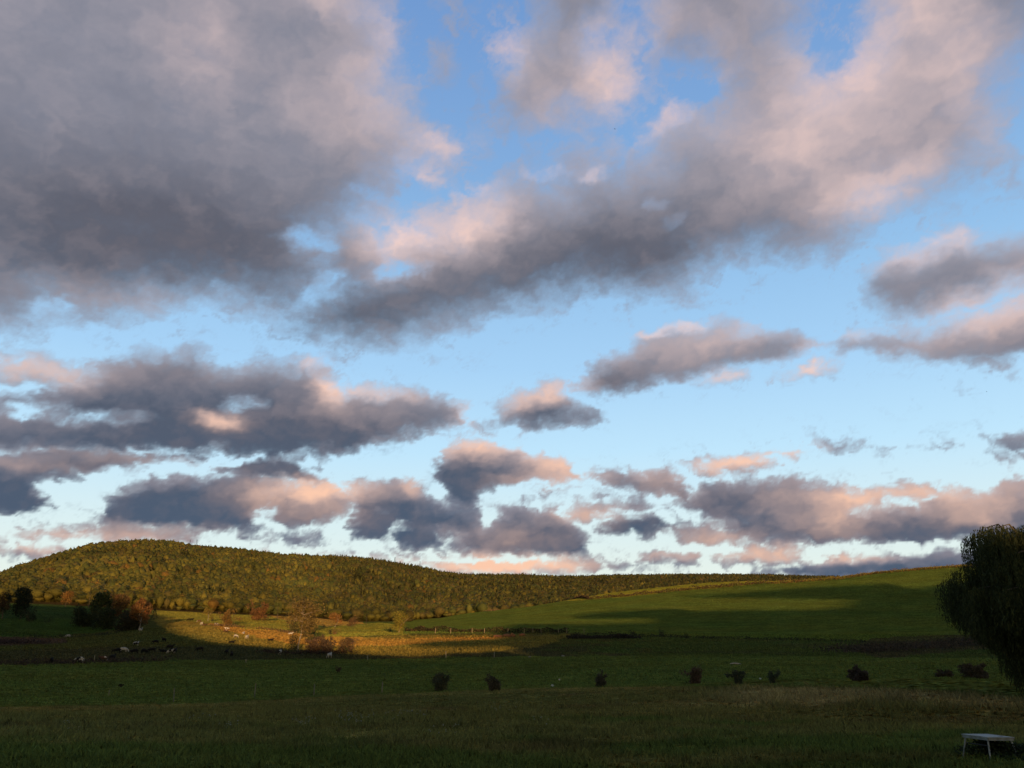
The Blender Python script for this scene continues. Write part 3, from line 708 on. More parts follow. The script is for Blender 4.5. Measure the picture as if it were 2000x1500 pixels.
def far_tree(rng, kind, n, size):
    """unit-height tree: crown of leaf clumps, on a short stem"""
    if kind == 'conifer':
        k = n; t = rng.uniform(.12, 1, k) ** .8; ang = rng.uniform(0, 2 * math.pi, k); rad = .21 * (1.04 - t) * rng.uniform(.75, 1.1, k) + .01
        P = np.stack([rad * np.cos(ang), rad * np.sin(ang), t], 1)
        V, F = cards(rng, P, np.stack([np.cos(ang), np.sin(ang), np.full(k, .5)], 1), size * .8, jit=.4)
        return V, F, np.repeat(np.clip(1 + .25 * rng.normal(size=(k, 1)), .4, 1.7) * np.ones((1, 3)), 4, 0)
    # a knobbly mass of foliage with loose leaf clumps round it
    nu, nv = (12, 8) if n > 150 else (9, 6)
    u = np.linspace(0, 2 * math.pi, nu + 1)[:-1]; v = np.linspace(.06, .97, nv)
    U, Vv = np.meshgrid(u, v); ph = math.pi * Vv
    dx, dy, dz = np.sin(ph) * np.cos(U), np.sin(ph) * np.sin(U), np.cos(ph)
    D_ = np.stack([dx, dy, dz], -1); rad = np.full(U.shape, .86 if n < 150 else .60)
    for _ in range(7):
        c = unit(rng.normal(size=3)); c[2] = abs(c[2]) - .25; c = unit(c)
        rad = rad + .26 * np.clip((D_ @ c - .55) / .45, 0, 1) ** .8
    rad *= rng.uniform(.97, 1.03, rad.shape)
    V = np.stack([.34 * dx * rad, .34 * dy * rad, .53 + .43 * dz * np.where(dz > 0, rad, .9)], -1)
    V[..., 2] = np.maximum(V[..., 2], .05)
    shp = 1 - .25 * np.clip((V[..., 2] - .62) / .4, 0, 1); V[..., 0] *= shp; V[..., 1] *= shp
    V = V.reshape(-1, 3); i = np.arange(nv * nu).reshape(nv, nu)
    F = np.stack([i[:-1], i[1:], np.roll(i, -1, 1)[1:], np.roll(i, -1, 1)[:-1]], -1).reshape(-1, 4)
    top = np.stack([i[0, 0::3], i[0, 1::3], i[0, 2::3], np.roll(i[0], -3)[0::3]], -1)
    F = np.concatenate([F, top])
    C = np.ones((len(V), 3)) * rng.uniform(.86, 1.14, (len(V), 1))
    m = max(24, int(n * (.7 if n > 100 else .3))); k = rng.integers(0, len(V), m)
    P = (V[k] - [0, 0, .5]) * (rng.uniform(.92, 1.22, (m, 1)) if n < 150 else rng.uniform(.8, 1.6, (m, 1))) + [0, 0, .5] + .02 * rng.normal(size=(m, 3))
    V2, F2 = cards(rng, P, P - np.array([0, 0, .5]), size * .72, jit=.6)
    return np.concatenate([V, V2]), np.concatenate([F, F2 + len(V)]), np.concatenate([C, np.repeat(rng.uniform(.80, 1.22, (m, 1)) * np.ones((1, 3)), 4, 0)])

def build_woods():
    rng = np.random.default_rng(12)
    X, Y, Z, h, r, px, py, S = wood_positions()
    n = len(X)
    w = np.array([k[1] for k in LEAF_KINDS]); cols = np.array([k[0] for k in LEAF_KINDS])
    # colours run in drifts over the hill
    f1 = gnoise(X / 90, Y / 90, 71); f2 = gnoise(X / 45, Y / 60, 72)
    W = np.repeat(w[None], n, 0)
    low = sstep(1100, 720, r); W[:, 3] *= (.25 + 2.6 * low * (px < 800) + 1.5 * np.clip(f1, 0, 1)); W[:, 4] *= (.3 + 2.0 * np.clip(f2, 0, 1)); W[:, 2] *= (.5 + 1.6 * np.clip(-f1, 0, 1) + .8 * (px > 650))
    W[:, 0] *= 1 + 1.2 * np.clip(f1, 0, 1); W[:, 5] *= 1 + 2.0 * (px > 640)
    cum = np.cumsum(W / W.sum(1, keepdims=True), 1); kind = (rng.random(n)[:, None] > cum).sum(1)
    C = cols[np.clip(kind, 0, len(cols) - 1)]; C = (.60 * C + .40 * np.array((.118, .102, .026))) * rng.uniform(.92, 1.08, (n, 1)) * np.where(px > 700, .9, 1.0)[:, None]
    con = (rng.random(n) < np.where(px > 640, .42, .05) * sstep(1240, 1150, py + 20)) | ((gnoise(X / 70, Y / 70, 73) > .45) & (rng.random(n) < .4) & (px > 350))
    C[con] = np.array((.060, .056, .022)) * rng.uniform(.7, 1.4, (con.sum(), 1))
    fat = (7.0 + .45 * h) * rng.choice([.7, .85, 1.0, 1.15, 1.5], n) * rng.uniform(.9, 1.1, n) * (S / 6.9) ** .6; fat[con] *= .62; h[con] *= 1.12
    C = C * np.where(r < 770, .80, .94)[:, None] * np.array([.96, 1.06, 1.0]) * (1 + .34 * gnoise(X / 42, Y / 70, 75) + .16 * gnoise(X / 15, Y / 20, 76) + .18 * gnoise(X / 130, Y / 160, 78))[:, None]
    # the nearest ones stand as single trees
    order = np.argsort(r)
    single = np.zeros(n, bool); single[order[:290]] = True
    kinds_hi = {}
    for q in range(6):
        kd = 'conifer' if q >= 4 else 'broad'
        V, F, c = far_tree(np.random.default_rng(100 + q), kd, 620, .075)
        P = Pile(); P.add(V, F, c)
        tv, tf = tube([(0, 0, -.03), (.005, 0, .3), (0, .01, .6)], [.016, .012, .006]); P.add(tv, tf, (.9, .75, .7))
        kinds_hi[q] = P.mesh('woodland_tree', M_LEAF, True)
    lab = {0: ('olive green broad tree in the front row of the wooded hill', 'olive trees in the front row of the wooded hill'),
           2: ('dark green round tree in the front row of the wooded hill', 'dark green trees in the front row of the wooded hill'),
           3: ('golden yellow autumn tree in the front row of the wooded hill', 'golden trees in the front row of the wooded hill'),
           4: ('orange autumn tree in the front row of the wooded hill', 'orange trees in the front row of the wooded hill'),
           5: ('brownish tree in the front row of the wooded hill', 'brown trees in the front row of the wooded hill')}
    lab[1] = lab[0]; lab[6] = lab[3]
    for j in np.where(single)[0]:
        q = int(rng.integers(4, 6)) if con[j] else int(rng.integers(0, 4))
        L_, G_ = ('dark pointed conifer in the front row of the wooded hill', 'dark conifers in the front row of the wooded hill') if con[j] else lab[int(kind[j])]
        if h[j] < 5 and not con[j]: L_, G_ = 'low rounded shrub in front of the first trees of the wooded hill', 'shrubs at the foot of the wooded hill'
        o = obj('shrub' if h[j] < 5 and not con[j] else 'conifer' if con[j] else 'woodland_tree', kinds_hi[q], label=L_, cat='shrub' if h[j] < 5 and not con[j] else 'tree', group=G_, loc=(float(X[j]), float(Y[j]), float(Z[j]) - .2), color=tuple(float(v) for v in C[j]))
        o.scale = (float(fat[j]), float(fat[j]), float(h[j] * (1.15 if con[j] else 1))); o.rotation_euler = (0, 0, float(rng.uniform(0, 6.28)))
    # the rest reads as one mass
    rest = ~single
    VV = []; CC = []; tot = 0; FF = []
    for lvl, (ra, rb, nl, sz) in enumerate(((0, 1000, 110, .14), (1000, 1400, 72, .17), (1400, 9999, 44, .21))):
        m = rest & (r >= ra) & (r < rb)
        for kd in ('broad', 'conifer'):
            mk = np.where(m & (con == (kd == 'conifer')))[0]
            for tq in range(5):
                idx = mk[tq::5]
                if len(idx) == 0: continue
                V, F, c = far_tree(np.random.default_rng(200 + lvl * 20 + tq + 7 * (kd == 'conifer')), kd, nl, sz)
                th = rng.uniform(0, 6.28, len(idx)); ct, st = np.cos(th)[:, None], np.sin(th)[:, None]
                x = (V[None, :, 0] * ct - V[None, :, 1] * st) * fat[idx][:, None] + X[idx][:, None]
                y = (V[None, :, 0] * st + V[None, :, 1] * ct) * fat[idx][:, None] + Y[idx][:, None]
                z = V[None, :, 2] * (h[idx] * (1.15 if kd == 'conifer' else 1))[:, None] + Z[idx][:, None]
                VV.append(np.stack([x, y, z], -1).reshape(-1, 3).astype(np.float32))
                FF.append((F[None] + (np.arange(len(idx)) * len(V))[:, None, None]).reshape(-1, 4) + tot); tot += len(idx) * len(V)
                CC.append((c[None] * C[idx][:, None, :]).reshape(-1, 3).astype(np.float32))
    me = mesh_from('woodland', np.concatenate(VV), np.concatenate(FF), np.concatenate(CC), 4, (M_LEAF,), True)
    obj('woodland', me, label='autumn forest covering the long hill, olive gold and brown', cat='forest', kind='stuff')
    print('trees', n, 'faces', tot // 4)

# ------------------------------------------------------------------ single trees and bushes
def plant(name, lab, cat, px0, px1, ytop, ybase, col, style='round', seed=0, n=700, leaf=None, group=None, bark=(.10, .08, .06), depth=None, jit=.6, col2=None, stem=.0, sparse=False, dist=None):
    """a tree or bush standing at the ground point seen at ((px0+px1)/2, ybase), sized from its outline in the photo"""
    rng = np.random.default_rng(seed + 1000)
    cx = (px0 + px1) / 2
    x, y, z, r = spot(cx, ybase)
    if dist:
        a, e = az_el(cx, ybase); x, y = dist * math.sin(float(a)), dist * math.cos(float(a)); z = float(ground_z(x, y)); r = dist
    sc = (y * math.cos(PITCH) + (z - CAM_Z) * math.sin(PITCH)) / F0 * 1.02
    w = (px1 - px0) * sc; 
    _, et = az_el(cx, ytop); h = CAM_Z + r * math.tan(float(et)) - z
    h = max(h, .3)
    root = obj(name, None, label=lab, cat=cat, group=group, loc=(x, y, z - .05))
    leaf = leaf or max(.14, min(w, h) * .062); n = int(n * 1.5)
    TP = Pile(); CP = Pile(); tips = []
    R = w / 2; D_ = R * .85
    if style == 'round':
        lobes = [(0, 0, h * .60, R * .70, D_ * .7, h * .36)]
        for k in range(9):
            t = rng.uniform(0, 6.28); q = rng.uniform(.3, .62)
            zz = rng.uniform(.22, .86); sr = rng.uniform(.24, .40) * (1 - .3 * abs(zz - .5))
            lobes.append((q*R*math.cos(t), q*D_*math.sin(t), h*zz, R*sr, D_*sr, h*sr*.55))
    elif style == 'bush':
        lobes = []
        for k in range(9):
            t = rng.uniform(0, 6.28); q = rng.uniform(.1, .62)
            zz = rng.uniform(.22, .66); sr = rng.uniform(.16, .36)
            lobes.append((q*R*math.cos(t), q*D_*math.sin(t), h*zz, R*sr, D_*sr, h*min(sr, 1 - zz)*.9))
        lobes.append((rng.uniform(-.2, .2)*R, 0, h*.36, R*.58, D_*.6, h*.38))
        for k in range(6):
            t = rng.uniform(0, 6.28); q = rng.uniform(.2, .6); lobes.append((q*R*math.cos(t), q*D_*math.sin(t), h*.16, R*.32, D_*.32, h*.17))
        for k in range(4):
            t = rng.uniform(0, 6.28); q = rng.uniform(.1, .7); lobes.append((q*R*math.cos(t), q*D_*math.sin(t), h*rng.uniform(.7, .95), R*.16, D_*.16, h*.15))
    elif style == 'conifer': lobes = None
    elif style == 'umbrella':
        lobes = []
        for k in range(12):
            t = rng.uniform(0, 6.28); q = rng.uniform(.0, .72)
            lobes.append((q*R*math.cos(t), q*D_*math.sin(t), h*(.78 - .22*q), R*.28, D_*.28, h*.13))
    elif style == 'column':
        lobes = [(rng.uniform(-.1, .1)*R, 0, h*zz, R*(.95 - .5*abs(zz-.45)), D_*(.95 - .5*abs(zz-.45)), h*.17) for zz in (.2, .35, .5, .65, .8)]
    if style == 'conifer':
        k = n; t = rng.uniform(.06, 1, k) ** .85; ang = rng.uniform(0, 6.28, k); tier = .72 + .28 * np.abs(np.sin(t * 19))
        rad = R * (1.03 - t) ** .8 * rng.uniform(.6, 1.05, k) * tier
        P_ = np.stack([rad*np.cos(ang), rad*np.sin(ang), h*t - rad*.15], 1)
        V, F = cards(rng, P_, np.stack([np.cos(ang)*.5, np.sin(ang)*.5, np.ones(k)], 1), leaf, jit=.45)
        c = np.repeat(np.asarray(col)[None] * np.clip(1 + .25 * rng.normal(size=(k, 1)), .4, 1.7), 4, 0)
        CP.add(V, F, c)
    else:
        V, F, c = crown(rng, lobes, n, leaf, jit=jit, col=col, hollow=(.25, 1.25) if sparse else (.55, 1.10))
        if col2 is not None:
            q = gnoise(V[::4, 0] / (R*.6) + seed, V[::4, 2] / (h*.4), 5) > .05; q = np.repeat(q, 4); c[q] = c[q] * (np.asarray(col2) / np.asarray(col))
        CP.add(V, F, c)
    tr = max(.05, min(.28, h * .022))
    if style in ('bush',):
        for k in range(6):
            t = rng.uniform(0, 6.28)
            limbs(rng, TP, (.1*math.cos(t)*R, .1*math.sin(t)*R, 0), (math.cos(t)*.6, math.sin(t)*.6, 1), h*rng.uniform(.45, .85), tr*.5, 1, bark, tips, kids=3)
        tp = np.array(tips); q = tp[rng.integers(0, len(tp), n // 3)] + rng.normal(size=(n // 3, 3)) * h * .07
        V, F = cards(rng, q, rng.normal(size=q.shape), leaf); CP.add(V, F, np.repeat(np.asarray(col)[None] * rng.uniform(.6, 1.5, (len(q), 1)), 4, 0))
    elif style == 'conifer':
        V, F = tube([(0, 0, 0), (0, 0, h*.5), (0, 0, h*.96)], [tr, tr*.6, tr*.1]); TP.add(V, F, bark)
    elif style == 'umbrella':
        for k in range(3):
            t = rng.uniform(0, 6.28)
            limbs(rng, TP, (.06*R*math.cos(t), .06*R*math.sin(t), 0), (math.cos(t)*.5, math.sin(t)*.5, 1), h*.5, tr, 2, bark, tips, spread=.8, up=.15)
    else:
        limbs(rng, TP, (0, 0, 0), (rng.uniform(-.08, .08), 0, 1), h*.45, tr, 2, bark, tips, spread=.7, up=.35)
    obj('trunk', TP.mesh('trunk', M_BARK, True), parent=root)
    obj('crown', CP.mesh('crown', M_LEAF), parent=root)
    return root

def ring_plants():
    DK = (.035, .045, .020); DKR = (.060, .035, .022)
    # left edge, in the shade
    plant('tree', 'reddish dark tree at the very left edge of the fields', 'tree', -14, 22, 1150, 1208, (.075, .045, .024), seed=1, n=900, col2=(.03, .035, .018))
    plant('tree', 'dark evergreen tree with a ragged top beside the reddish tree at the left edge', 'tree', 20, 58, 1143, 1209, (.022, .030, .016), 'column', seed=2, n=2200)
    plant('bush', 'low dark bush to the right of the dark evergreen at the left edge', 'bush', 44, 74, 1188, 1214, DK, 'bush', seed=3, n=500)
    plant('bush', 'small dark bush alone in the hollow between the dark evergreen and the clump of trees', 'bush', 76, 108, 1205, 1217, DK, 'bush', seed=4, n=350)
    # the clump
    plant('tree', 'tall dark green tree rising from the clump with orange crowns', 'tree', 166, 222, 1153, 1224, (.050, .062, .022), seed=5, n=1500)
    plant('tree', 'orange topped tree in the middle of the dark clump', 'tree', 206, 252, 1158, 1226, (.16, .088, .032), seed=6, n=1500, col2=(.10, .06, .024))
    plant('tree', 'orange red maple at the right end of the dark clump', 'tree', 246, 296, 1169, 1231, (.17, .088, .034), seed=7, n=1600, bark=(.26, .22, .19))
    plant('bush', 'dark round bush at the left end of the clump of trees', 'bush', 128, 192, 1188, 1225, DK, 'bush', seed=8, n=1900, leaf=.5)
    plant('bush', 'dark bush at the foot of the orange topped tree in the clump', 'bush', 172, 232, 1190, 1229, DK, 'bush', seed=9, n=1900, leaf=.5)
    plant('bush', 'dark bush below the orange red maple of the clump', 'bush', 212, 284, 1194, 1232, (.045, .042, .022), 'bush', seed=10, n=1900, leaf=.5)
    plant('conifer', 'small dark conifer just right of the orange red maple', 'conifer', 291, 310, 1188, 1210, (.028, .04, .02), 'conifer', seed=11, n=500)
    plant('conifer', 'small dark conifer behind the clump in front of the woods', 'conifer', 166, 181, 1147, 1182, (.028, .04, .02), 'conifer', seed=12, n=500, dist=640)
    plant('tree', 'round orange maple at the edge of the woods behind the left field', 'tree', 113, 143, 1152, 1184, (.21, .115, .034), seed=13, n=900, dist=655)
    # sunlit pasture
    plant('tree', 'yellowish tree with a slanting pale stem on the sunlit pasture', 'tree', 393, 419, 1186, 1213, (.20, .15, .035), seed=14, n=500, bark=(.3, .26, .2))
    plant('bush', 'small dark bush at the foot of the yellowish pasture tree', 'bush', 408, 420, 1202, 1213, (.03, .035, .02), 'bush', seed=15, n=250)
    plant('tree', 'orange brown dome shaped tree on the sunlit pasture', 'tree', 429, 461, 1191, 1222, (.20, .12, .035), 'bush', seed=16, n=900, sparse=True)
    plant('bush', 'large reddish brown bush against the foot of the woods', 'bush', 480, 528, 1178, 1212, (.17, .085, .035), 'bush', seed=17, n=1200)
    plant('tree', 'round green tree at the woods edge right of the reddish bush', 'tree', 531, 553, 1174, 1200, (.10, .11, .03), seed=18, n=500, dist=600)
    plant('tree', 'orange tree standing in front of the woods between two meadows', 'tree', 637, 671, 1196, 1225, (.24, .125, .04), seed=19, n=1000, sparse=True, bark=(.26, .2, .15))
    plant('bush', 'brown thicket right of the orange meadow tree', 'bush', 672, 703, 1206, 1224, (.15, .085, .04), 'bush', seed=20, n=700, sparse=True)
    plant('conifer', 'slim dark conifer in front of the woods left of the yellow tree', 'conifer', 711, 720, 1197, 1219, (.026, .036, .02), 'conifer', seed=21, n=350)
    plant('tree', 'yellow green tree at the end of the stone hedgerow casting a long shadow', 'tree', 764, 793, 1190, 1236, (.21, .18, .035), 'column', seed=22, n=1400, bark=(.24, .18, .12))
    plant('bush', 'dark low bush left of the yellow green tree', 'bush', 757, 768, 1225, 1234, (.03, .04, .02), 'bush', seed=23, n=200)
    plant('bush', 'dark pasture bush beside the small orange bush', 'bush', 640, 650, 1228, 1240, (.03, .035, .02), 'bush', seed=24, n=260)
    plant('bush', 'small orange bush beside the dark pasture bush', 'bush', 647, 660, 1226, 1240, (.24, .12, .045), 'bush', seed=25, n=260, sparse=True)
    plant('bush', 'low dark bush on the meadow right of the pale tree', 'bush', 604, 618, 1232, 1240, (.035, .04, .02), 'bush', seed=26, n=250)
    plant('bush', 'small dark bush in front of the orange meadow tree', 'bush', 625, 637, 1219, 1226, (.035, .04, .02), 'bush', seed=27, n=220)
    plant('bush', 'round olive bush behind the pale leaning tree', 'bush', 558, 588, 1211, 1235, (.085, .075, .028), 'bush', seed=28, n=700)
    # near the pale tree
    plant('tree', 'dark ivy covered tree standing against the pale leaning trunk', 'tree', 562, 583, 1236, 1275, (.030, .036, .020), 'column', seed=29, n=900)
    plant('bush', 'left half of the brambly thicket beside the pale tree', 'bush', 598, 628, 1249, 1276, (.15, .090, .050), 'bush', seed=30, n=1300, leaf=.3, sparse=True, bark=(.16, .11, .09))
    plant('bush', 'dark right half of the brambly thicket', 'bush', 622, 653, 1246, 1275, (.095, .065, .042), 'bush', seed=31, n=1500, leaf=.3, sparse=True, bark=(.16, .11, .09))
    plant('tree', 'small round topped tree with a dark stem at the edge of the sunlight', 'tree', 656, 693, 1246, 1276, (.12, .080, .042), 'round', seed=32, n=1000, leaf=.3, sparse=True, bark=(.06, .045, .035))
    plant('tree', 'thin pale brown sapling behind the small round topped tree', 'tree', 680, 706, 1243, 1262, (.20, .12, .05), 'umbrella', seed=33, n=130, sparse=True)
    # row of bushes between the near meadow and the green field
    near = [(842, 879, 1315, 1350, (.075, .078, .042), 'large dark bush, leftmost of the row along the near meadow', 34, 2400, .13),
            (952, 979, 1322, 1349, (.085, .075, .048), 'squat dark bush, second from the left along the near meadow', 35, 1500, .12),
            (1162, 1187, 1319, 1341, (.078, .072, .048), 'pointed dark bush in the middle of the near meadow edge', 36, 1200, .12),
            (1344, 1372, 1305, 1335, (.115, .078, .052), 'loose reddish bush at the left end of the tan grass', 37, 1200, .12),
            (1431, 1455, 1311, 1336, (.066, .075, .044), 'dark rounded bush above the tan grass', 38, 1300, .11),
            (1500, 1516, 1311, 1334, (.066, .078, .044), 'narrow upright bush beside the white scrap above the tan grass', 39, 800, .11),
            (1652, 1706, 1306, 1329, (.085, .060, .044), 'wide low reddish dark bush near the right side of the green field', 40, 2200, .14)]
    for a, b, t_, bs, c, lb, sd, n, lf in near:
        plant('bush', lb, 'bush', a, b, t_, bs, c, 'bush', seed=sd, n=n, leaf=lf, sparse=True, group='bushes along the near meadow')
    plant('bush', 'low dark bramble mound left of the reddish brush under the willow', 'bush', 1822, 1868, 1309, 1322, (.075, .060, .040), 'bush', seed=41, n=1100, leaf=.2)
    plant('bush', 'reddish brush heap beside the hanging willow', 'bush', 1866, 1940, 1298, 1324, (.085, .066, .042), 'bush', seed=42, n=2200, leaf=.2)
    plant('bush', 'small dark shrub in the low wall line under the right hill', 'bush', 1285, 1300, 1230, 1243, (.028, .034, .02), 'bush', seed=43, n=400)
    plant('bush', 'tiny dark shrub at the right end of the low wall line', 'bush', 1337, 1346, 1238, 1247, (.028, .034, .02), 'bush', seed=44, n=250)
    plant('bush', 'dark shrub above the brush pile', 'bush', 1226, 1244, 1230, 1241, (.03, .034, .02), 'bush', seed=45, n=350)
    plant('bush', 'small brown weed bush alone in the green field', 'bush', 656, 666, 1302, 1314, (.075, .045, .03), 'bush', seed=46, n=220, sparse=True)
    plant('bush', 'tiny dark weed in the green field below the cows', 'bush', 233, 240, 1335, 1342, (.04, .04, .022), 'bush', seed=47, n=120, sparse=True)
    for q, (x0, x1, yt, lb) in enumerate([(366, 374, 1054, 'left of the pair of small conifers on the crest of the wooded hill'), (379, 388, 1053, 'right of the pair of small conifers on the crest of the wooded hill'),
                        (766, 776, 1088, 'single conifer on the falling skyline of the hill'), (816, 824, 1096, 'conifer on the skyline right of the single one')]):
        plant('conifer', lb, 'conifer', x0, x1, yt, yt + 16, (.045, .045, .02), 'conifer', seed=50 + q, n=300, dist=float(np.interp((x0 + x1) / 2, KX, CURV[-1][0])) * .985)

def pale_tree():
    rng = np.random.default_rng(77)
    x, y, z, r = spot(581, 1270); sc = r / F0
    root = obj('tree', None, label='tall half bare tree with a leaning whitish trunk at the edge of the sunlight', cat='tree', loc=(x, y, z))
    TP = Pile(); CP = Pile(); tips = []
    path = [(0, 1270), (1, 1262), (3, 1252), (6, 1242), (6.5, 1232), (7, 1222), (8.5, 1210), (9, 1198)]
    pts = [(dx * sc, -.2 * i, (1270 - yy) * sc * 1.02) for i, (dx, yy) in enumerate(path)]
    rad = [.24, .21, .18, .16, .13, .11, .08, .04]
    V, F = tube(pts, rad, 8); TP.add(V, F, (.24, .205, .155))
    pts = np.array(pts)
    for i in (3, 3, 4, 4, 4, 4, 5, 5, 5, 5, 6, 6, 6, 6, 7, 7, 7):
        t = rng.uniform(0, 6.28); lat = np.array([math.cos(t), .6 * math.sin(t), rng.uniform(.25, .7)])
        if i < 5: lat[0] = abs(lat[0]) + .3
        limbs(rng, TP, pts[i], lat, (11 + 5 * (i < 7)) * sc * rng.uniform(.7, 1.1), .12, 2, (.22, .17, .13), tips, spread=.75, up=.15, kids=3, shrink=.6)
    tips = np.array(tips); k = rng.choice(len(tips), 3200); P_ = tips[k] + rng.normal(size=(3200, 3)) * .7
    V, F = cards(rng, P_, rng.normal(size=P_.shape), .36)
    CP.add(V, F, np.repeat(np.array([(.17, .12, .04)]) * rng.uniform(.6, 1.4, (3200, 1)), 4, 0))
    obj('trunk', TP.mesh('trunk', M_BARK, True), parent=root); obj('crown', CP.mesh('crown', M_LEAF), parent=root)

def willow():
    rng = np.random.default_rng(8)
    r = 50.0; a, _ = az_el(2110, 1340); a = float(a); x, y = r * math.sin(a), r * math.cos(a); z = float(ground_z(x, y))
    root = obj('willow_tree', None, label='big weeping willow with hanging strands at the right edge', cat='willow', loc=(x, y, z - .05))
    TP = Pile(); CP = Pile(); tips = []
    V, F = tube([(0, 0, 0), (.05, 0, 1), (-.05, 0, 2.4), (0, 0, 3.4)], [.62, .48, .42, .36], 10); TP.add(V, F, (.10, .085, .07))
    R = 5.1
    topf = lambda rho: float(np.interp(rho, [0, 1.6, 2.6, 3.6, 4.4, 5.0, 5.8], [9.5, 9.3, 8.9, 8.2, 7.3, 6.4, 5.2]))
    boughs = []
    for k in range(64):
        t = k * 2.39996 + rng.uniform(-.2, .2); q = math.sqrt((k + .5) / 64)
        rho = q * R * (1 + .10 * math.sin(3 * t + 1) + .08 * math.sin(7 * t)) * rng.uniform(.88, 1.07)
        if rng.random() < .07: continue
        boughs.append((rho * math.cos(t), rho * math.sin(t), topf(rho) + rng.uniform(-1.3, .3), q, t, rng.uniform(.65, 1.15)))
    # a second, lower storey round the outside
    for k in range(26):
        t = k * .2417 + rng.uniform(-.1, .1); rho = R * rng.uniform(.80, 1.04)
        boughs.append((rho * math.cos(t), rho * math.sin(t), rng.uniform(4.3, 6.0), .95, t, rng.uniform(.5, .85)))
    for bx, by, bt, q, t, br in boughs:
        m = np.array([bx * .45, by * .45, 3.3 + (bt - 3.3) * .75])
        V, F = tube([(bx*.03, by*.03, 3.0), m, (bx * .8, by * .8, bt + .05), (bx, by, bt - .1)], [.15, .08, .04, .02], 5); TP.add(V, F, (.10, .085, .065))
    PV = []; PN = []; SZ = []
    for bx, by, bt, q, t, br in boughs:
        ns = int(135 * br)
        drop = rng.uniform(1.3, 3.2)
        for s in range(ns):
            u = rng.uniform(0, 6.28); d = math.sqrt(rng.uniform(0, 1)) * br
            ox, oy = d * math.cos(u), d * math.sin(u)
            z0 = bt - .55 * (d / br) ** 2.2 * br + rng.uniform(-.08, .08)
            rho = math.hypot(bx + ox, by + oy)
            base_zb = float(np.interp(rho, [0, 2.4, 3.0, 3.6, 4.8, 5.8], [.1, .2, .9, 2.1, 3.1, 4.0]))
            zb = base_zb + .9 * rng.random() ** 2 + .35 * math.sin(5 * t)
            L_ = min(z0 - zb, drop * rng.uniform(.5, 1.1) if (bt > 5.5 and rng.random() < (.86 if rho > 3.3 else .45)) else 9)
            L_ = max(L_, .5)
            m = int(L_ / .13) + 2
            f = np.linspace(0, 1, m)
            cl = .10 * math.sin(u * 5)
            sx = bx + ox * (1 + .10 * np.sqrt(f) + cl) + .05 * np.sin(f * 7 + u); sy = by + oy * (1 + .10 * np.sqrt(f) + cl) + .05 * np.cos(f * 6 + u)
            zz = z0 - L_ * f
            P_ = np.stack([sx, sy, zz], 1) + rng.normal(size=(m, 3)) * .02
            PV.append(P_)
            PN.append(np.stack([np.full(m, math.cos(u)), np.full(m, math.sin(u)), np.zeros(m)], 1))
    P_ = np.concatenate(PV); Nn = unit(np.concatenate(PN) + .5 * rng.normal(size=P_.shape) * np.array([1, 1, .2]))
    n = len(P_)
    dn = unit(np.array([0, 0, -1.0])[None] + .28 * rng.normal(size=(n, 3)))
    T = unit(np.cross(Nn, dn)); 
    w = rng.uniform(.016, .034, n)[:, None]; L_ = rng.uniform(.12, .22, n)[:, None]
    V = np.stack([P_, P_ + T * w + dn * L_ * .5, P_ + dn * L_, P_ - T * w + dn * L_ * .5], 1).reshape(-1, 3)
    c = np.array([(.056, .066, .025)]) * np.clip(1 + .25 * rng.normal(size=(n, 1)), .5, 1.6)
    CP.add(V, np.arange(n * 4).reshape(n, 4), np.repeat(c, 4, 0))
    obj('trunk', TP.mesh('trunk', M_BARK, True), parent=root); obj('crown', CP.mesh('crown', M_LEAF), parent=root)
    print('willow cards', n)

# ------------------------------------------------------------------ hedgerows, brush
def hedge(name, lab, cat, line, h, wid, col, dens, leaf, seed, gap=.15, kind=None, posts=False):
    rng = np.random.default_rng(seed); pts = []
    L_ = [spot(*p)[:2] for p in line]
    P_ = Pile(); 
    for (x0, y0), (x1, y1) in zip(L_[:-1], L_[1:]):
        d = math.hypot(x1 - x0, y1 - y0); n = max(2, int(d * dens))
        f = rng.random(n); x = x0 + (x1 - x0) * f; y = y0 + (y1 - y0) * f
        s = gnoise(x / 5 + seed, y / 7, 9) + .6 * gnoise(x / 1.8, y / 1.8 + seed, 10)
        keep = s > -1 + gap * 3
        x, y, s = x[keep], y[keep], s[keep]; n = len(x)
        hh = h * (.55 + .5 * np.clip(s + .4, 0, 1.4))
        z = rng.random(n) ** .8 * hh; off = rng.normal(size=(n, 2)) * wid * .4
        x = x + off[:, 0]; y = y + off[:, 1]
        pts.append(np.stack([x, y, ground_z(x, y) + z], 1))
    P0 = np.concatenate(pts)
    V, F = cards(rng, P0, rng.normal(size=P0.shape) + np.array([0, -1, .6]), leaf)
    cc = np.asarray(col, float)
    if cc.ndim == 1: c = cc[None] * np.clip(1 + .3 * rng.normal(size=(len(P0), 1)), .3, 2)
    else:
        k = (gnoise(P0[:, 0] / 6, P0[:, 1] / 6, 3) + .6 * rng.normal(size=len(P0)) > .1).astype(int); c = cc[k] * np.clip(1 + .25 * rng.normal(size=(len(P0), 1)), .3, 2)
    P_.add(V, F, np.repeat(c, 4, 0))
    obj(name, P_.mesh(name, M_LEAF), label=lab, cat=cat, kind=kind)

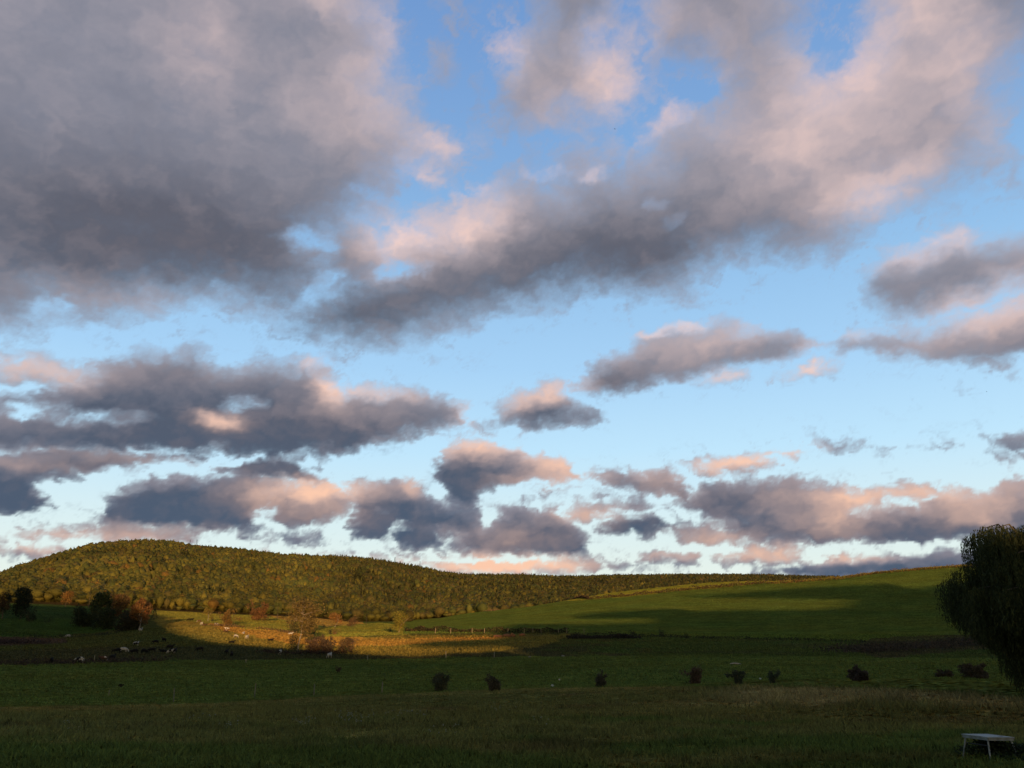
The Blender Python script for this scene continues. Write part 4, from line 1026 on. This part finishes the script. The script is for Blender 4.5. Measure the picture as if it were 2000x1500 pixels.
def hedges():
    hedge('hedgerow', 'low dark hedgerow with pale stems along the foot of the lit right field', 'hedgerow',
          [(792,1233),(850,1234),(900,1235),(960,1236),(1030,1236),(1110,1236)], 1.9, 1.2, [(.030, .028, .016), (.10, .07, .03)], 60, .4, 1, gap=.0)
    hedge('hedgerow', 'thin dark hedge line between the rough pasture and the shaded right hill', 'hedgerow',
          [(1110,1237),(1200,1240),(1300,1244),(1400,1248),(1500,1250),(1600,1252),(1720,1255)], 1.0, 1.0, (.035, .035, .02), 14, .4, 2, gap=.16)
    hedge('hedgerow', 'thin brown hedge between the green hill and the yellow strip', 'hedgerow',
          [(1040,1178),(1150,1171),(1225,1165),(1300,1157),(1350,1152),(1400,1148),(1450,1143),(1500,1139)], 2.4, 1.6, [(.07, .05, .025), (.13, .08, .035)], 16, .7, 3, gap=.1)
    hedge('hedgerow', 'reddish and yellow bushy hedge along the crest of the right hill', 'hedgerow',
          [(1500,1141),(1560,1137),(1600,1134),(1640,1131),(1700,1122),(1760,1117),(1840,1110),(1900,1106),(2000,1101)], 2.3, 3.0, [(.15, .08, .035), (.22, .17, .035)], 22, .6, 4, gap=.04)
    hedge('brush', 'line of low brown brush across the lit pasture', 'brush', [(415,1222),(470,1226),(540,1232),(570,1238)], 1.0, 3, [(.22, .13, .05), (.12, .08, .04)], 16, .45, 5, gap=.2, kind='stuff')
    hedge('brush', 'dark brush line under the left green field', 'brush', [(60,1246),(130,1246),(190,1242),(240,1234)], 1.2, 2, (.035, .035, .02), 14, .4, 6, gap=.15, kind='stuff')
    hedge('brush', 'brown weedy brush strip in front of the grazing cows on the left', 'brush', [(0,1296),(80,1296),(150,1295),(260,1292),(300,1292)], .9, 7, [(.05, .035, .025), (.065, .045, .032)], 30, .35, 7, gap=.1, kind='stuff')
    hedge('brush', 'broad reddish brush band between pasture and right hill', 'brush', [(1665,1276),(1740,1268),(1820,1264),(1900,1258),(1975,1254)], 1.6, 11, [(.062, .046, .032), (.05, .04, .026)], 70, .45, 8, gap=.05, kind='stuff')
    hedge('brush', 'brown weeds at the upper lip of the right field', 'brush', [(900,1199),(960,1194),(1040,1181)], 1.0, 3, [(.16, .10, .05), (.2, .15, .05)], 10, .5, 9, gap=.1, kind='stuff')
    hedge('brush_pile', 'long dark pile of cut brush under the right hill', 'brush pile', [(1112,1248),(1150,1248),(1190,1248),(1245,1248)], 1.5, 2.5, (.03, .024, .018), 60, .5, 10, gap=.0)
    hedge('brush', 'dark low weeds at the far left edge of the pasture', 'brush', [(-20,1256),(30,1258),(80,1258)], 1.3, 5, (.05, .03, .026), 40, .4, 12, gap=.05, kind='stuff')
    hedge('brush', 'dark undergrowth around the pale tree and thicket', 'brush', [(520,1275),(570,1278),(620,1278),(680,1276)], .9, 4, (.05, .034, .024), 40, .35, 13, gap=.1, kind='stuff')
# ------------------------------------------------------------------ grass
def tufts(name, lab, r0, r1, n, hgt, wid, seed, a0=-36, a1=36, tintmul=1.25, maskf=None, hf=None, kind='stuff', cat='grass'):
    rng = np.random.default_rng(seed)
    a = np.radians(rng.uniform(a0, a1, n)); r = np.exp(rng.uniform(math.log(r0), math.log(r1), n))
    x, y = r * np.sin(a), r * np.cos(a); z = ground_z(x, y); px, py = photo_of(x, y, z)
    k = gnoise(x / 2.2, y / 2.2, 90) + .5 * gnoise(x / .7, y / .7, 91) > rng.uniform(-1.3, .5, n)
    if maskf is not None: k &= maskf(px, py, r)
    x, y, z, r, px, py = (v[k] for v in (x, y, z, r, px, py)); n = len(x)
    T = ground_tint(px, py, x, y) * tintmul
    h = rng.uniform(.5, 1.3, n) * hgt * (hf(px, py, r) if hf else 1); w = rng.uniform(.6, 1.4, n) * wid * np.clip(r / r0, 1, 2.0)
    th = rng.uniform(0, 6.28, n); T1 = np.stack([np.cos(th), np.sin(th), np.zeros(n)], 1); lean = rng.normal(size=(n, 3)) * .35; lean[:, 2] = 0
    B = np.stack([x, y, z - .02], 1); up = np.array([[0, 0, 1.0]])
    hh = h[:, None]; ww = w[:, None]
    V = np.stack([B - T1*ww, B + T1*ww, B + T1*ww*.6 + up*hh*.6 + lean*hh*.4, B - T1*ww*.1 + up*hh + lean*hh], 1).reshape(-1, 3)
    c = T * np.clip(1 + .22 * rng.normal(size=(n, 1)), .4, 1.9)
    me = mesh_from(name, V, np.arange(n * 4).reshape(n, 4), np.repeat(np.clip(c, .003, 1), 4, 0), 4, (M_BLADE,))
    obj(name, me, label=lab, cat=cat, kind=kind)
    return n

def grass():
    n = 0
    tanf = lambda px, py, r: 1 + .8 * in_poly(px, py, [(1330,1352),(1420,1344),(1550,1341),(1700,1344),(1850,1352),(2000,1364),(2300,1385),(2300,1412),(2000,1398),(1850,1392),(1700,1389),(1560,1384),(1420,1374)])
    near = lambda px, py, r: py > np.interp(px, KX, CURV[3][1]) - 3
    n += tufts('grass', 'short rough grass covering the near meadow', 17, 84, 300000, .14, .011, 1, maskf=near, hf=tanf)
    n += tufts('tall_grass', 'patches of taller tan and olive grass across the near meadow', 24, 84, 110000, .22, .013, 2, hf=tanf,
          maskf=lambda px, py, r: near(px, py, r) & ((gnoise(px / 130, py / 14, 92) > .1)))
    n += tufts('weeds', 'clumps of dark weeds dotted over the near lawn', 19, 60, 20000, .20, .03, 3, tintmul=.65,
          maskf=lambda px, py, r: near(px, py, r) & (gnoise(px / 45, py / 9, 93) > .45))
    n += tufts('meadow_grass', 'grass of the shaded green field in the valley', 84, 190, 60000, .20, .07, 4, maskf=lambda px, py, r: ~near(px, py, r))
    n += tufts('pasture_grass', 'rough orange and brown pasture grass where the cows graze', 178, 345, 120000, .36, .13, 5, tintmul=1.0, maskf=lambda px, py, r: (py > 1226) & (py < 1302))
    n += tufts('field_grass', 'short green grass of the left hillside fields', 290, 690, 60000, .20, .22, 6, tintmul=1.0, maskf=lambda px, py, r: (py < 1250) & (px < 790))
    print('blades', n)
    # white umbels in the near meadow
    rng = np.random.default_rng(9); pts = []
    for cx, cy, m in ((1100-700, 1422, 6), (450, 1427, 9), (600, 1428, 14), (680, 1412, 22), (705, 1420, 14), (765, 1410, 8), (810, 1406, 12), (975, 1398, 10), (880, 1430, 5), (135, 1440, 5), (1060, 1425, 5), (870, 1446, 5)):
        for _ in range(m): pts.append((cx + rng.normal() * 16, cy + rng.normal() * 5))
    P_ = Pile()
    for px, py in pts:
        x, y, z, r = spot(px, py); h = rng.uniform(.25, .5)
        V, F = cards(rng, np.array([[x, y, z + h]]) + rng.normal(size=(3, 3)) * .02, np.array([[0, -.5, 1]] * 3), .045, jit=.3); P_.add(V, F, (.26, .27, .22))
        V = np.array([[x - .006, y, z], [x + .006, y, z], [x + .006, y, z + h], [x - .006, y, z + h]]); P_.add(V, np.array([[0, 1, 2, 3]]), (.06, .09, .03))
    obj('wildflowers', P_.mesh('wildflowers', M_BLADE), label='scattered white flower heads in the near meadow', cat='wildflowers', kind='stuff')

# ------------------------------------------------------------------ cows
def mat_cow(name, kind):
    m = bpy.data.materials.new(name); nt, N, L = nodes(m)
    out = N.new('ShaderNodeOutputMaterial'); b = N.new('ShaderNodeBsdfPrincipled'); b.inputs['Roughness'].default_value = .85; b.inputs['Specular IOR Level'].default_value = .1
    tc = N.new('ShaderNodeTexCoord'); nz = N.new('ShaderNodeTexNoise'); nz.inputs['Scale'].default_value = 1.7; nz.inputs['Detail'].default_value = 1.5
    oi = N.new('ShaderNodeObjectInfo'); ad = N.new('ShaderNodeVectorMath'); ad.operation = 'ADD'
    L.new(tc.outputs['Object'], ad.inputs[0]); 
    cmb = N.new('ShaderNodeCombineXYZ'); ml = N.new('ShaderNodeMath'); ml.operation = 'MULTIPLY'; ml.inputs[1].default_value = 30; L.new(oi.outputs['Random'], ml.inputs[0]); L.new(ml.outputs[0], cmb.inputs[0])
    L.new(cmb.outputs[0], ad.inputs[1]); L.new(ad.outputs[0], nz.inputs['Vector'])
    cr = N.new('ShaderNodeValToRGB'); e = cr.color_ramp.elements
    BLK, WHT, BRN = (.012, .010, .009, 1), (.46, .41, .35, 1), (.10, .05, .03, 1)
    th = {'black': .78, 'pied': .50, 'white': .36, 'brown': .66}[kind]
    e[0].position = th - .01; e[0].color = BRN if kind == 'brown' else BLK; e[1].position = th + .01; e[1].color = WHT
    if kind == 'black': e[1].color = BLK
    L.new(nz.outputs['Fac'], cr.inputs[0]); L.new(cr.outputs[0], b.inputs['Base Color']); L.new(b.outputs[0], out.inputs[0])
    return m

def cow_mesh(pose, mat):
    """one continuous body grown over a skeleton; x forward, feet at z=0; legs, neck, head, muzzle, ears, tail"""
    J = []; E_ = []; R_ = []
    def j(p, r, par=None):
        J.append(p); R_.append(r)
        if par is not None: E_.append((par, len(J) - 1))
        return len(J) - 1
    zb = .98 if pose != 'lying' else .42
    pel = j((-.62, 0, zb + .02), (.27, .30)); bel = j((-.22, 0, zb - .02), (.34, .38), pel); mid = j((.18, 0, zb - .02), (.34, .37), bel); sho = j((.58, 0, zb + .02), (.27, .33), mid)
    if pose == 'graze':
        n1 = j((.92, 0, zb - .10), (.15, .20), sho); n2 = j((1.18, .04, zb - .42), (.12, .14), n1); hd = j((1.30, .06, .36), (.11, .12), n2); mz = j((1.38, .07, .12), (.075, .08), hd)
    elif pose == 'look':
        n1 = j((.88, .06, zb + .14), (.15, .20), sho); n2 = j((1.08, .14, zb + .34), (.12, .14), n1); hd = j((1.20, .26, zb + .38), (.11, .12), n2); mz = j((1.30, .44, zb + .26), (.075, .08), hd)
    else:
        n1 = j((.88, 0, zb + .16), (.15, .20), sho); n2 = j((1.08, 0, zb + .36), (.12, .14), n1); hd = j((1.25, 0, zb + .40), (.11, .12), n2); mz = j((1.48, 0, zb + .28), (.075, .08), hd)
    hp = np.array(J[hd])
    for s in (-1, 1):
        e1 = j(tuple(hp + np.array([-.05, s * .13, .07])), (.05, .035), hd); j(tuple(hp + np.array([-.08, s * .25, .06])), (.03, .02), e1)
    t1 = j((-.90, 0, zb + .10), (.06, .06), pel); t2 = j((-.98, 0, zb - .25), (.03, .03), t1); j((-.98, .02, zb - .58) if pose != 'lying' else (-1.0, .1, .08), (.045, .045), t2)
    if pose != 'lying':
        for s in (-1, 1):
            st = .10 * s
            a = j((.62 + st * .4, s * .20, .66), (.12, .11), sho); b_ = j((.64 + st, s * .20, .38), (.065, .065), a); c = j((.63 + st, s * .20, .12), (.048, .048), b_); j((.66 + st, s * .20, .03), (.06, .055), c)
            a = j((-.60, s * .21, .72), (.17, .13), pel); b_ = j((-.76 - st, s * .20, .44), (.075, .07), a); c = j((-.70 - st, s * .20, .14), (.05, .05), b_); j((-.67 - st, s * .20, .03), (.06, .055), c)
        u = j((-.42, 0, .60), (.14, .13), bel)
    else:
        for s in (-1, 1):
            a = j((.62, s * .30, .20), (.11, .10), sho); b_ = j((.88, s * .34, .08), (.06, .06), a); j((.62, s * .36, .06), (.05, .05), b_)
            a = j((-.58, s * .34, .22), (.17, .14), pel); b_ = j((-.25, s * .42, .10), (.08, .07), a); j((-.55, s * .46, .06), (.05, .05), b_)
    me = bpy.data.meshes.new('cow'); me.from_pydata(J, E_, []); o = bpy.data.objects.new('tmp', me); COL.objects.link(o)
    md = o.modifiers.new('s', 'SKIN'); sv = me.skin_vertices[0].data
    for i, r in enumerate(R_): sv[i].radius = r; sv[i].use_root = (i == 0)
    md.use_smooth_shade = True
    sb = o.modifiers.new('d', 'SUBSURF'); sb.levels = 1; sb.render_levels = 1
    dg = bpy.context.evaluated_depsgraph_get(); dg.update()
    out = bpy.data.meshes.new_from_object(o.evaluated_get(dg)); out.name = 'cow'
    bpy.data.objects.remove(o); bpy.data.meshes.remove(me)
    out.materials.clear(); out.materials.append(mat)
    return out

COWS = [  # px, py of the feet, coat, pose, heading in degrees (0 = facing right in the picture, 90 = away), label
 (100,1296,'black','graze',110,'black cow alone, leftmost of the herd, grazing'),
 (155,1295,'pied','graze',185,'black and white cow grazing second from the left'),
 (202,1292,'brown','look',200,'small dark brown calf between the pied cow and the upright black cow'),
 (218,1290,'black','stand',80,'black cow seen end on, standing in front of the white one'),
 (228,1276,'black','graze',215,'black cow touching the left side of the white cow'),
 (241,1274,'white','graze',0,'mostly white cow with black marks grazing in the left group'),
 (262,1278,'black','graze',195,'big black cow grazing right of the white cow'),
 (281,1277,'black','graze',-20,'black cow grazing with its head to the right, middle of the left group'),
 (296,1275,'black','graze',190,'slim black cow grazing at the right end of the left group'),
 (265,1262,'pied','stand',60,'small pied cow up the slope above the big black cow'),
 (303,1258,'black','graze',220,'dark cow walking uphill left of a black one'),
 (320,1254,'black','stand',150,'black cow standing by itself under the shadow edge'),
 (319,1274,'black','lying',180,'black cow lying left of the pied pair'),
 (331,1269,'black','stand',20,'black cow behind the pied cow of the middle pair'),
 (335,1277,'pied','graze',170,'pied cow in front in the middle pair'),
 (341,1277,'black','stand',95,'black cow seen from behind at the right of the middle pair'),
 (390,1273,'black','graze',195,'black cow with its head low standing alone right of the pied pair'),
 (442,1279,'black','stand',88,'slim black cow seen from behind, left of two'),
 (452,1284,'black','look',100,'larger black cow seen from behind, right of two'),
 (452,1256,'black','lying',0,'black cow lying at the edge of the sunlight'),
 (441,1236,'brown','stand',10,'dark brown cow standing in the sunlight'),
 (460,1246,'pied','graze',-30,'pied cow grazing in the sunlight between the white ones'),
 (475,1238,'white','lying',90,'white cow resting highest on the sunlit slope'),
 (482,1248,'white','stand',80,'white cow standing lower on the sunlit slope'),
 (444,1229,'white','lying',200,'small white cow above the dark brown one'),
 (422,1222,'white','graze',20,'white cow by the foot of the yellowish tree'),
 (389,1216,'brown','graze',200,'brown cow of the pair left of the yellowish tree'),
 (393,1221,'white','stand',-40,'white and brown cow of the pair left of the yellowish tree'),
 (398,1222,'brown','lying',0,'small brown calf beside the pair'),
 (369,1213,'black','graze',180,'left of two far dark cows at the top of the pasture'),
 (374,1213,'black','stand',0,'right of two far dark cows at the top of the pasture'),
 (275,1233,'white','stand',90,'pale cow in the shade under the orange red maple'),
 (528,1252,'black','lying',10,'black cow lying in the warm grass left of the pale tree'),
 (567,1239,'white','lying',0,'bright white cow resting near the pale tree in the sun'),
 (525,1274,'black','lying',180,'black cow lying in the shade left of the ivy covered tree'),
 (547,1279,'pied','stand',85,'pied cow seen from behind near the ivy covered tree'),
 (643,1286,'white','look',70,'white cow standing in the shade in front of the thicket'),
 (132,1246,'white','graze',190,'white cow in the dark brush under the left green field'),
]
def herd():
    mats = {k: mat_cow('cow_' + k, k) for k in ('black', 'pied', 'white', 'brown')}
    meshes = {}
    for px, py, coat, pose, head, lab in COWS:
        if (pose, coat) not in meshes: meshes[(pose, coat)] = cow_mesh(pose, mats[coat])
        x, y, z, r = spot(px, py)
        o = obj('cow', meshes[(pose, coat)], label=lab, cat='cow', group='cows grazing on the pasture', loc=(x, y, z))
        o.rotation_euler = (0, 0, math.radians(head)); s = .78 if 'calf' in lab else .86; o.scale = (s, s, s)

# ------------------------------------------------------------------ fences, rocks, scraps, birds
def posts():
    rng = np.random.default_rng(31)
    def post(px, py, hpx, lab, group, col, w=.06):
        x, y, z, r = spot(px, py); h = hpx * r / F0 * 1.05
        lean = rng.uniform(-.06, .06)
        bm = bmesh.new()
        v0 = []
        for lv, (zz, ww) in enumerate(((-.2, 1.05), (h * .5, 1), (h * .96, .92), (h, .6))):
            v0.append([bm.verts.new((lean * zz + w * ww * math.cos(t), w * ww * math.sin(t), zz)) for t in np.linspace(0, 2 * math.pi, 7)[:-1]])
        for a, b in zip(v0[:-1], v0[1:]):
            for i in range(6): bm.faces.new((a[i], a[(i+1) % 6], b[(i+1) % 6], b[i]))
        bm.faces.new(v0[-1]); bm.faces.new(v0[0][::-1])
        me = bpy.data.meshes.new('fence_post'); bm.to_mesh(me); bm.free(); me.materials.append(M_PLAIN)
        a = me.color_attributes.new('tint', 'FLOAT_COLOR', 'POINT'); a.data.foreach_set('color', np.tile([*col, 1.0], len(me.vertices)).astype(np.float32))
        obj('fence_post', me, label=lab, cat='fence post', group=group, loc=(x, y, z))
    g = 'fence posts along the near meadow'
    for px, py, h, lab in ((212, 1358, 8, 'short leftmost fence post at the edge of the near meadow'), (339, 1371, 21, 'tall leaning fence post, second from the left by the near meadow'),
                      (497, 1362, 22, 'weathered fence post with weeds at its foot, third from the left'), (613, 1358, 18, 'thin fence post, fourth from the left by the near meadow'),
                      (746, 1352, 17, 'fence post with a pale foot nearest the large dark bush')):
        post(px, py, h, lab, g, (.22, .20, .15), .05)
    g = 'posts in the far pasture fence'
    for px, py, h, lab in ((184, 1292, 9, 'pale stake among the cows on the left'), (718, 1289, 8, 'pale post on the field edge right of the white cow'), (871, 1285, 11, 'pale post standing against the sunlit grass'),
                      (965, 1284, 9, 'post just right of the end of the sunlit grass'), (480, 1296, 7, 'faint stake on the field edge left of the lying black cow')):
        post(px, py, h, lab, g, (.34, .29, .21), .08)
    for px in (922, 946, 992, 1024, 1041, 1057, 1091, 1107, 1141, 880, 850):
        post(px, 1237, 9, 'pale post in the hedgerow at the foot of the right field', 'posts of the hedgerow under the right field', (.36, .28, .18), .09)

def lump(name, lab, cat, px, py, wpx, hpx, col, seed, group=None, flat=1.0):
    rng = np.random.default_rng(seed); x, y, z, r = spot(px, py); sc = y / F0
    bm = bmesh.new(); bmesh.ops.create_icosphere(bm, subdivisions=2, radius=1)
    W, H = wpx * sc / 2, hpx * sc
    for v in bm.verts:
        d = 1 + .22 * math.sin(v.co.x * 4 + seed) * math.cos(v.co.y * 3 + seed * 2) + rng.normal() * .07
        v.co = (v.co.x * W * d, v.co.y * W * .7 * d, v.co.z * H * .62 * d + H * .35)
    me = bpy.data.meshes.new(name); bm.to_mesh(me); bm.free(); me.materials.append(M_PLAIN)
    a = me.color_attributes.new('tint', 'FLOAT_COLOR', 'POINT'); a.data.foreach_set('color', np.tile([*col, 1.0], len(me.vertices)).astype(np.float32))
    obj(name, me, label=lab, cat=cat, group=group, loc=(x, y, z))

def scraps():
    lump('rock', 'white stone in the green field, lower of two', 'rock', 1079, 1341, 5, 4, (.6, .62, .6), 1)
    lump('rock', 'white stone in the green field, upper of two', 'rock', 1092.5, 1329, 3, 3, (.6, .62, .6), 2)
    lump('rock', 'small white stone between two bushes above the tan grass', 'rock', 1485, 1327, 4, 3, (.6, .6, .58), 3)
    lump('rock', 'tan boulder on the brush pile under the right hill', 'rock', 1220, 1247, 13, 5, (.22, .16, .11), 4)
    lump('rock', 'flat pale stone in the shaded rough pasture', 'rock', 1100, 1282, 7, 2, (.30, .29, .26), 5)
    lump('rock', 'pale stone at the field edge left of the flat one', 'rock', 1035, 1284, 6, 2, (.26, .25, .23), 6)
    lump('rock', 'pale rock in the brown patch at the far left', 'rock', 48, 1257, 8, 3, (.38, .35, .33), 7)
    lump('rock', 'smaller pale rock above the one in the brown patch', 'rock', 41, 1251, 5, 2, (.34, .31, .29), 8)
    for q, (px, py, w, h) in enumerate(((972, 1245, 16, 5), (990, 1244, 14, 6), (1001, 1244, 10, 7), (1020, 1242, 12, 5))):
        lump('earth_mound', ['orange earth heap, leftmost of the row under the hedgerow', 'orange earth heap, second in the row under the hedgerow', 'steepest orange earth heap, third in the row', 'orange earth heap, rightmost of the row'][q], 'earth mound', px, py, w, h, (.26, .11, .05), 20 + q, 'earth heaps under the hedgerow')
    # fallen log
    x, y, z, r = spot(1437, 1298); sc = r / F0
    P_ = Pile(); V, F = tube([(-10*sc, 0, .12), (-3*sc, .2, .2), (4*sc, 0, .16), (10*sc, .1, .06)], [.07, .12, .11, .05], 7); P_.add(V, F, (.40, .38, .33))
    obj('log', P_.mesh('log', M_PLAIN, True), label='pale fallen log lying in the shaded pasture', cat='log', loc=(x, y, z))
    # two birds
    for (px, py, d, lab) in ((1201, 252, 120, 'tiny dark bird high in the sky among the clouds'), (1927, 765, 160, 'tiny dark bird low in the sky at the right')):
        a, e = az_el(px, py); a, e = float(a), float(e)
        bm = bmesh.new(); s = .16
        prof = [(-1.0, 0, .35), (-.5, .18, .42), (-.12, .16, .08), (0, .45, .02), (.12, .16, .08), (.5, .18, .42), (1.0, 0, .35), (.5, -.08, .36), (.12, -.22, .03), (.08, -.6, .0), (-.08, -.6, .0), (-.12, -.22, .03), (-.5, -.08, .36)]
        up = [bm.verts.new((p[0]*s*1.4, p[1]*s, p[2]*s)) for p in prof]; dn = [bm.verts.new((p[0]*s*1.4, p[1]*s, p[2]*s - (.16 if abs(p[0]) < .2 else .03)*s)) for p in prof]
        bm.faces.new(up); bm.faces.new(dn[::-1])
        for i in range(len(up)): bm.faces.new((up[i], dn[i], dn[(i+1) % len(up)], up[(i+1) % len(up)]))
        me = bpy.data.meshes.new('bird'); bm.to_mesh(me); bm.free(); me.materials.append(M_PLAIN)
        at = me.color_attributes.new('tint', 'FLOAT_COLOR', 'POINT'); at.data.foreach_set('color', np.tile([.03, .03, .03, 1.0], len(me.vertices)).astype(np.float32))
        o = obj('bird', me, label=lab, cat='bird', loc=(d*math.cos(e)*math.sin(a), d*math.cos(e)*math.cos(a), CAM_Z + d*math.sin(e))); o.rotation_euler = (0, 0, .6)

# ------------------------------------------------------------------ the white table on the lawn
def painted(name, col, rough=.6):
    m = bpy.data.materials.new(name); nt, N, L = nodes(m)
    out = N.new('ShaderNodeOutputMaterial'); b = N.new('ShaderNodeBsdfPrincipled'); b.inputs['Roughness'].default_value = rough
    tc = N.new('ShaderNodeTexCoord'); nz = N.new('ShaderNodeTexNoise'); nz.inputs['Scale'].default_value = 7; nz.inputs['Detail'].default_value = 6
    L.new(tc.outputs['Object'], nz.inputs['Vector']); cr = N.new('ShaderNodeValToRGB'); e = cr.color_ramp.elements
    e[0].position = .30; e[0].color = (*[c * .55 for c in col], 1); e[1].position = .62; e[1].color = (*col, 1)
    L.new(nz.outputs['Fac'], cr.inputs[0]); L.new(cr.outputs[0], b.inputs['Base Color']); L.new(b.outputs[0], out.inputs[0]); return m

def box(bm, c, s, rot=0, bev=.0):
    r = bmesh.ops.create_cube(bm, size=1); M = mathutils.Matrix.Translation(c) @ mathutils.Matrix.Rotation(rot, 4, 'Z') @ mathutils.Matrix.Diagonal((*s, 1))
    bmesh.ops.transform(bm, matrix=M, verts=r['verts'])
    if bev: bmesh.ops.bevel(bm, geom=[e for e in bm.edges if all(v in r['verts'] for v in e.verts)], offset=bev, segments=2, affect='EDGES')

def bar(bm, p0, p1, w, w2=None):
    p0, p1 = mathutils.Vector(p0), mathutils.Vector(p1); d = p1 - p0; w2 = w2 or w
    r = bmesh.ops.create_cone(bm, cap_ends=True, segments=8, radius1=w, radius2=w2, depth=d.length)
    bmesh.ops.transform(bm, matrix=mathutils.Matrix.Translation((p0 + p1) / 2) @ d.to_track_quat('Z', 'Y').to_matrix().to_4x4(), verts=r['verts'])

def table():
    W_ = painted('worn_white_paint', (.29, .31, .30)); DKM = painted('dark_metal', (.02, .022, .024))
    x, y, z, r = spot(1937, 1490)
    y += .75; x = y * x / (y - .75) ; z = float(ground_z(x, y))
    root = obj('table', None, label='worn white square table standing on the lawn at the lower right', cat='table', loc=(x, y, z))
    th = math.radians(45) - math.atan2(x, y) - .02; az = math.atan2(x, y)
    right = mathutils.Vector((math.cos(az), -math.sin(az), 0))          # the table leans back a little on the sloping lawn
    root.rotation_euler = (mathutils.Matrix.Rotation(math.radians(-3.2), 3, right) @ mathutils.Matrix.Rotation(th, 3, 'Z')).to_euler()
    def part(name, fn, mat, parent=root, loc=None):
        bm = bmesh.new(); fn(bm); me = bpy.data.meshes.new(name); bm.to_mesh(me); bm.free(); me.materials.append(mat); return obj(name, me, parent=parent, loc=loc)
    s = .40; top = .47
    part('tabletop', lambda bm: box(bm, (0, 0, top), (2*s, 2*s, .028), bev=.008), W_)
    def frame(bm):
        for k in range(4):
            a = k * math.pi / 2; box(bm, (math.cos(a) * (s - .03), math.sin(a) * (s - .03), top - .040), (.025, 2*s - .05 if k % 2 == 0 else 2*s - .11, .048), rot=a)
    part('frame', frame, W_)
    for sx, sy in ((1, 1), (1, -1), (-1, 1), (-1, -1)):
        def leg(bm, sx=sx, sy=sy):
            bar(bm, (sx*(s-.07), sy*(s-.07), top-.05), (sx*(s+.02), sy*(s+.02), -.07), .020, .016)
        part('leg', leg, W_)
    part('crossbar', lambda bm: bar(bm, (-s+.06, s-.08, .29), (-s+.06, -s+.1, .29), .014), DKM)
    part('bracket', lambda bm: box(bm, (s-.20, -s+.22, top - .0), (.10, .08, .036), rot=.3), DKM)
    # weeds growing under and around it
    rng = np.random.default_rng(4); P_ = Pile()
    for cx, cy, w, h, n in ((.15, .12, .34, .36, 1100), (.4, -.25, .3, .34, 600), (.75, -.55, .4, .32, 500), (-.25, .35, .3, .20, 250), (.2, -.5, .5, .16, 400)):
        q = np.stack([rng.normal(size=n) * w * .5, rng.normal(size=n) * w * .5, rng.random(n) ** .7 * h], 1); q[:, 0] += cx; q[:, 1] += cy
        V, F = cards(rng, q, rng.normal(size=q.shape), .055); P_.add(V, F, np.repeat(np.array([(.03, .042, .02)]) * rng.uniform(.5, 1.6, (n, 1)), 4, 0))
    w_ = obj('weeds', P_.mesh('weeds', M_LEAF), label='dark weeds growing thick under the white table', cat='weeds', loc=(x, y, z)); w_.rotation_euler = (0, 0, th)

build_sky()
build_ground()
build_shadow_ridge()
build_woods()
ring_plants()
pale_tree()
willow()
hedges()
grass()
herd()
posts()
scraps()
table()
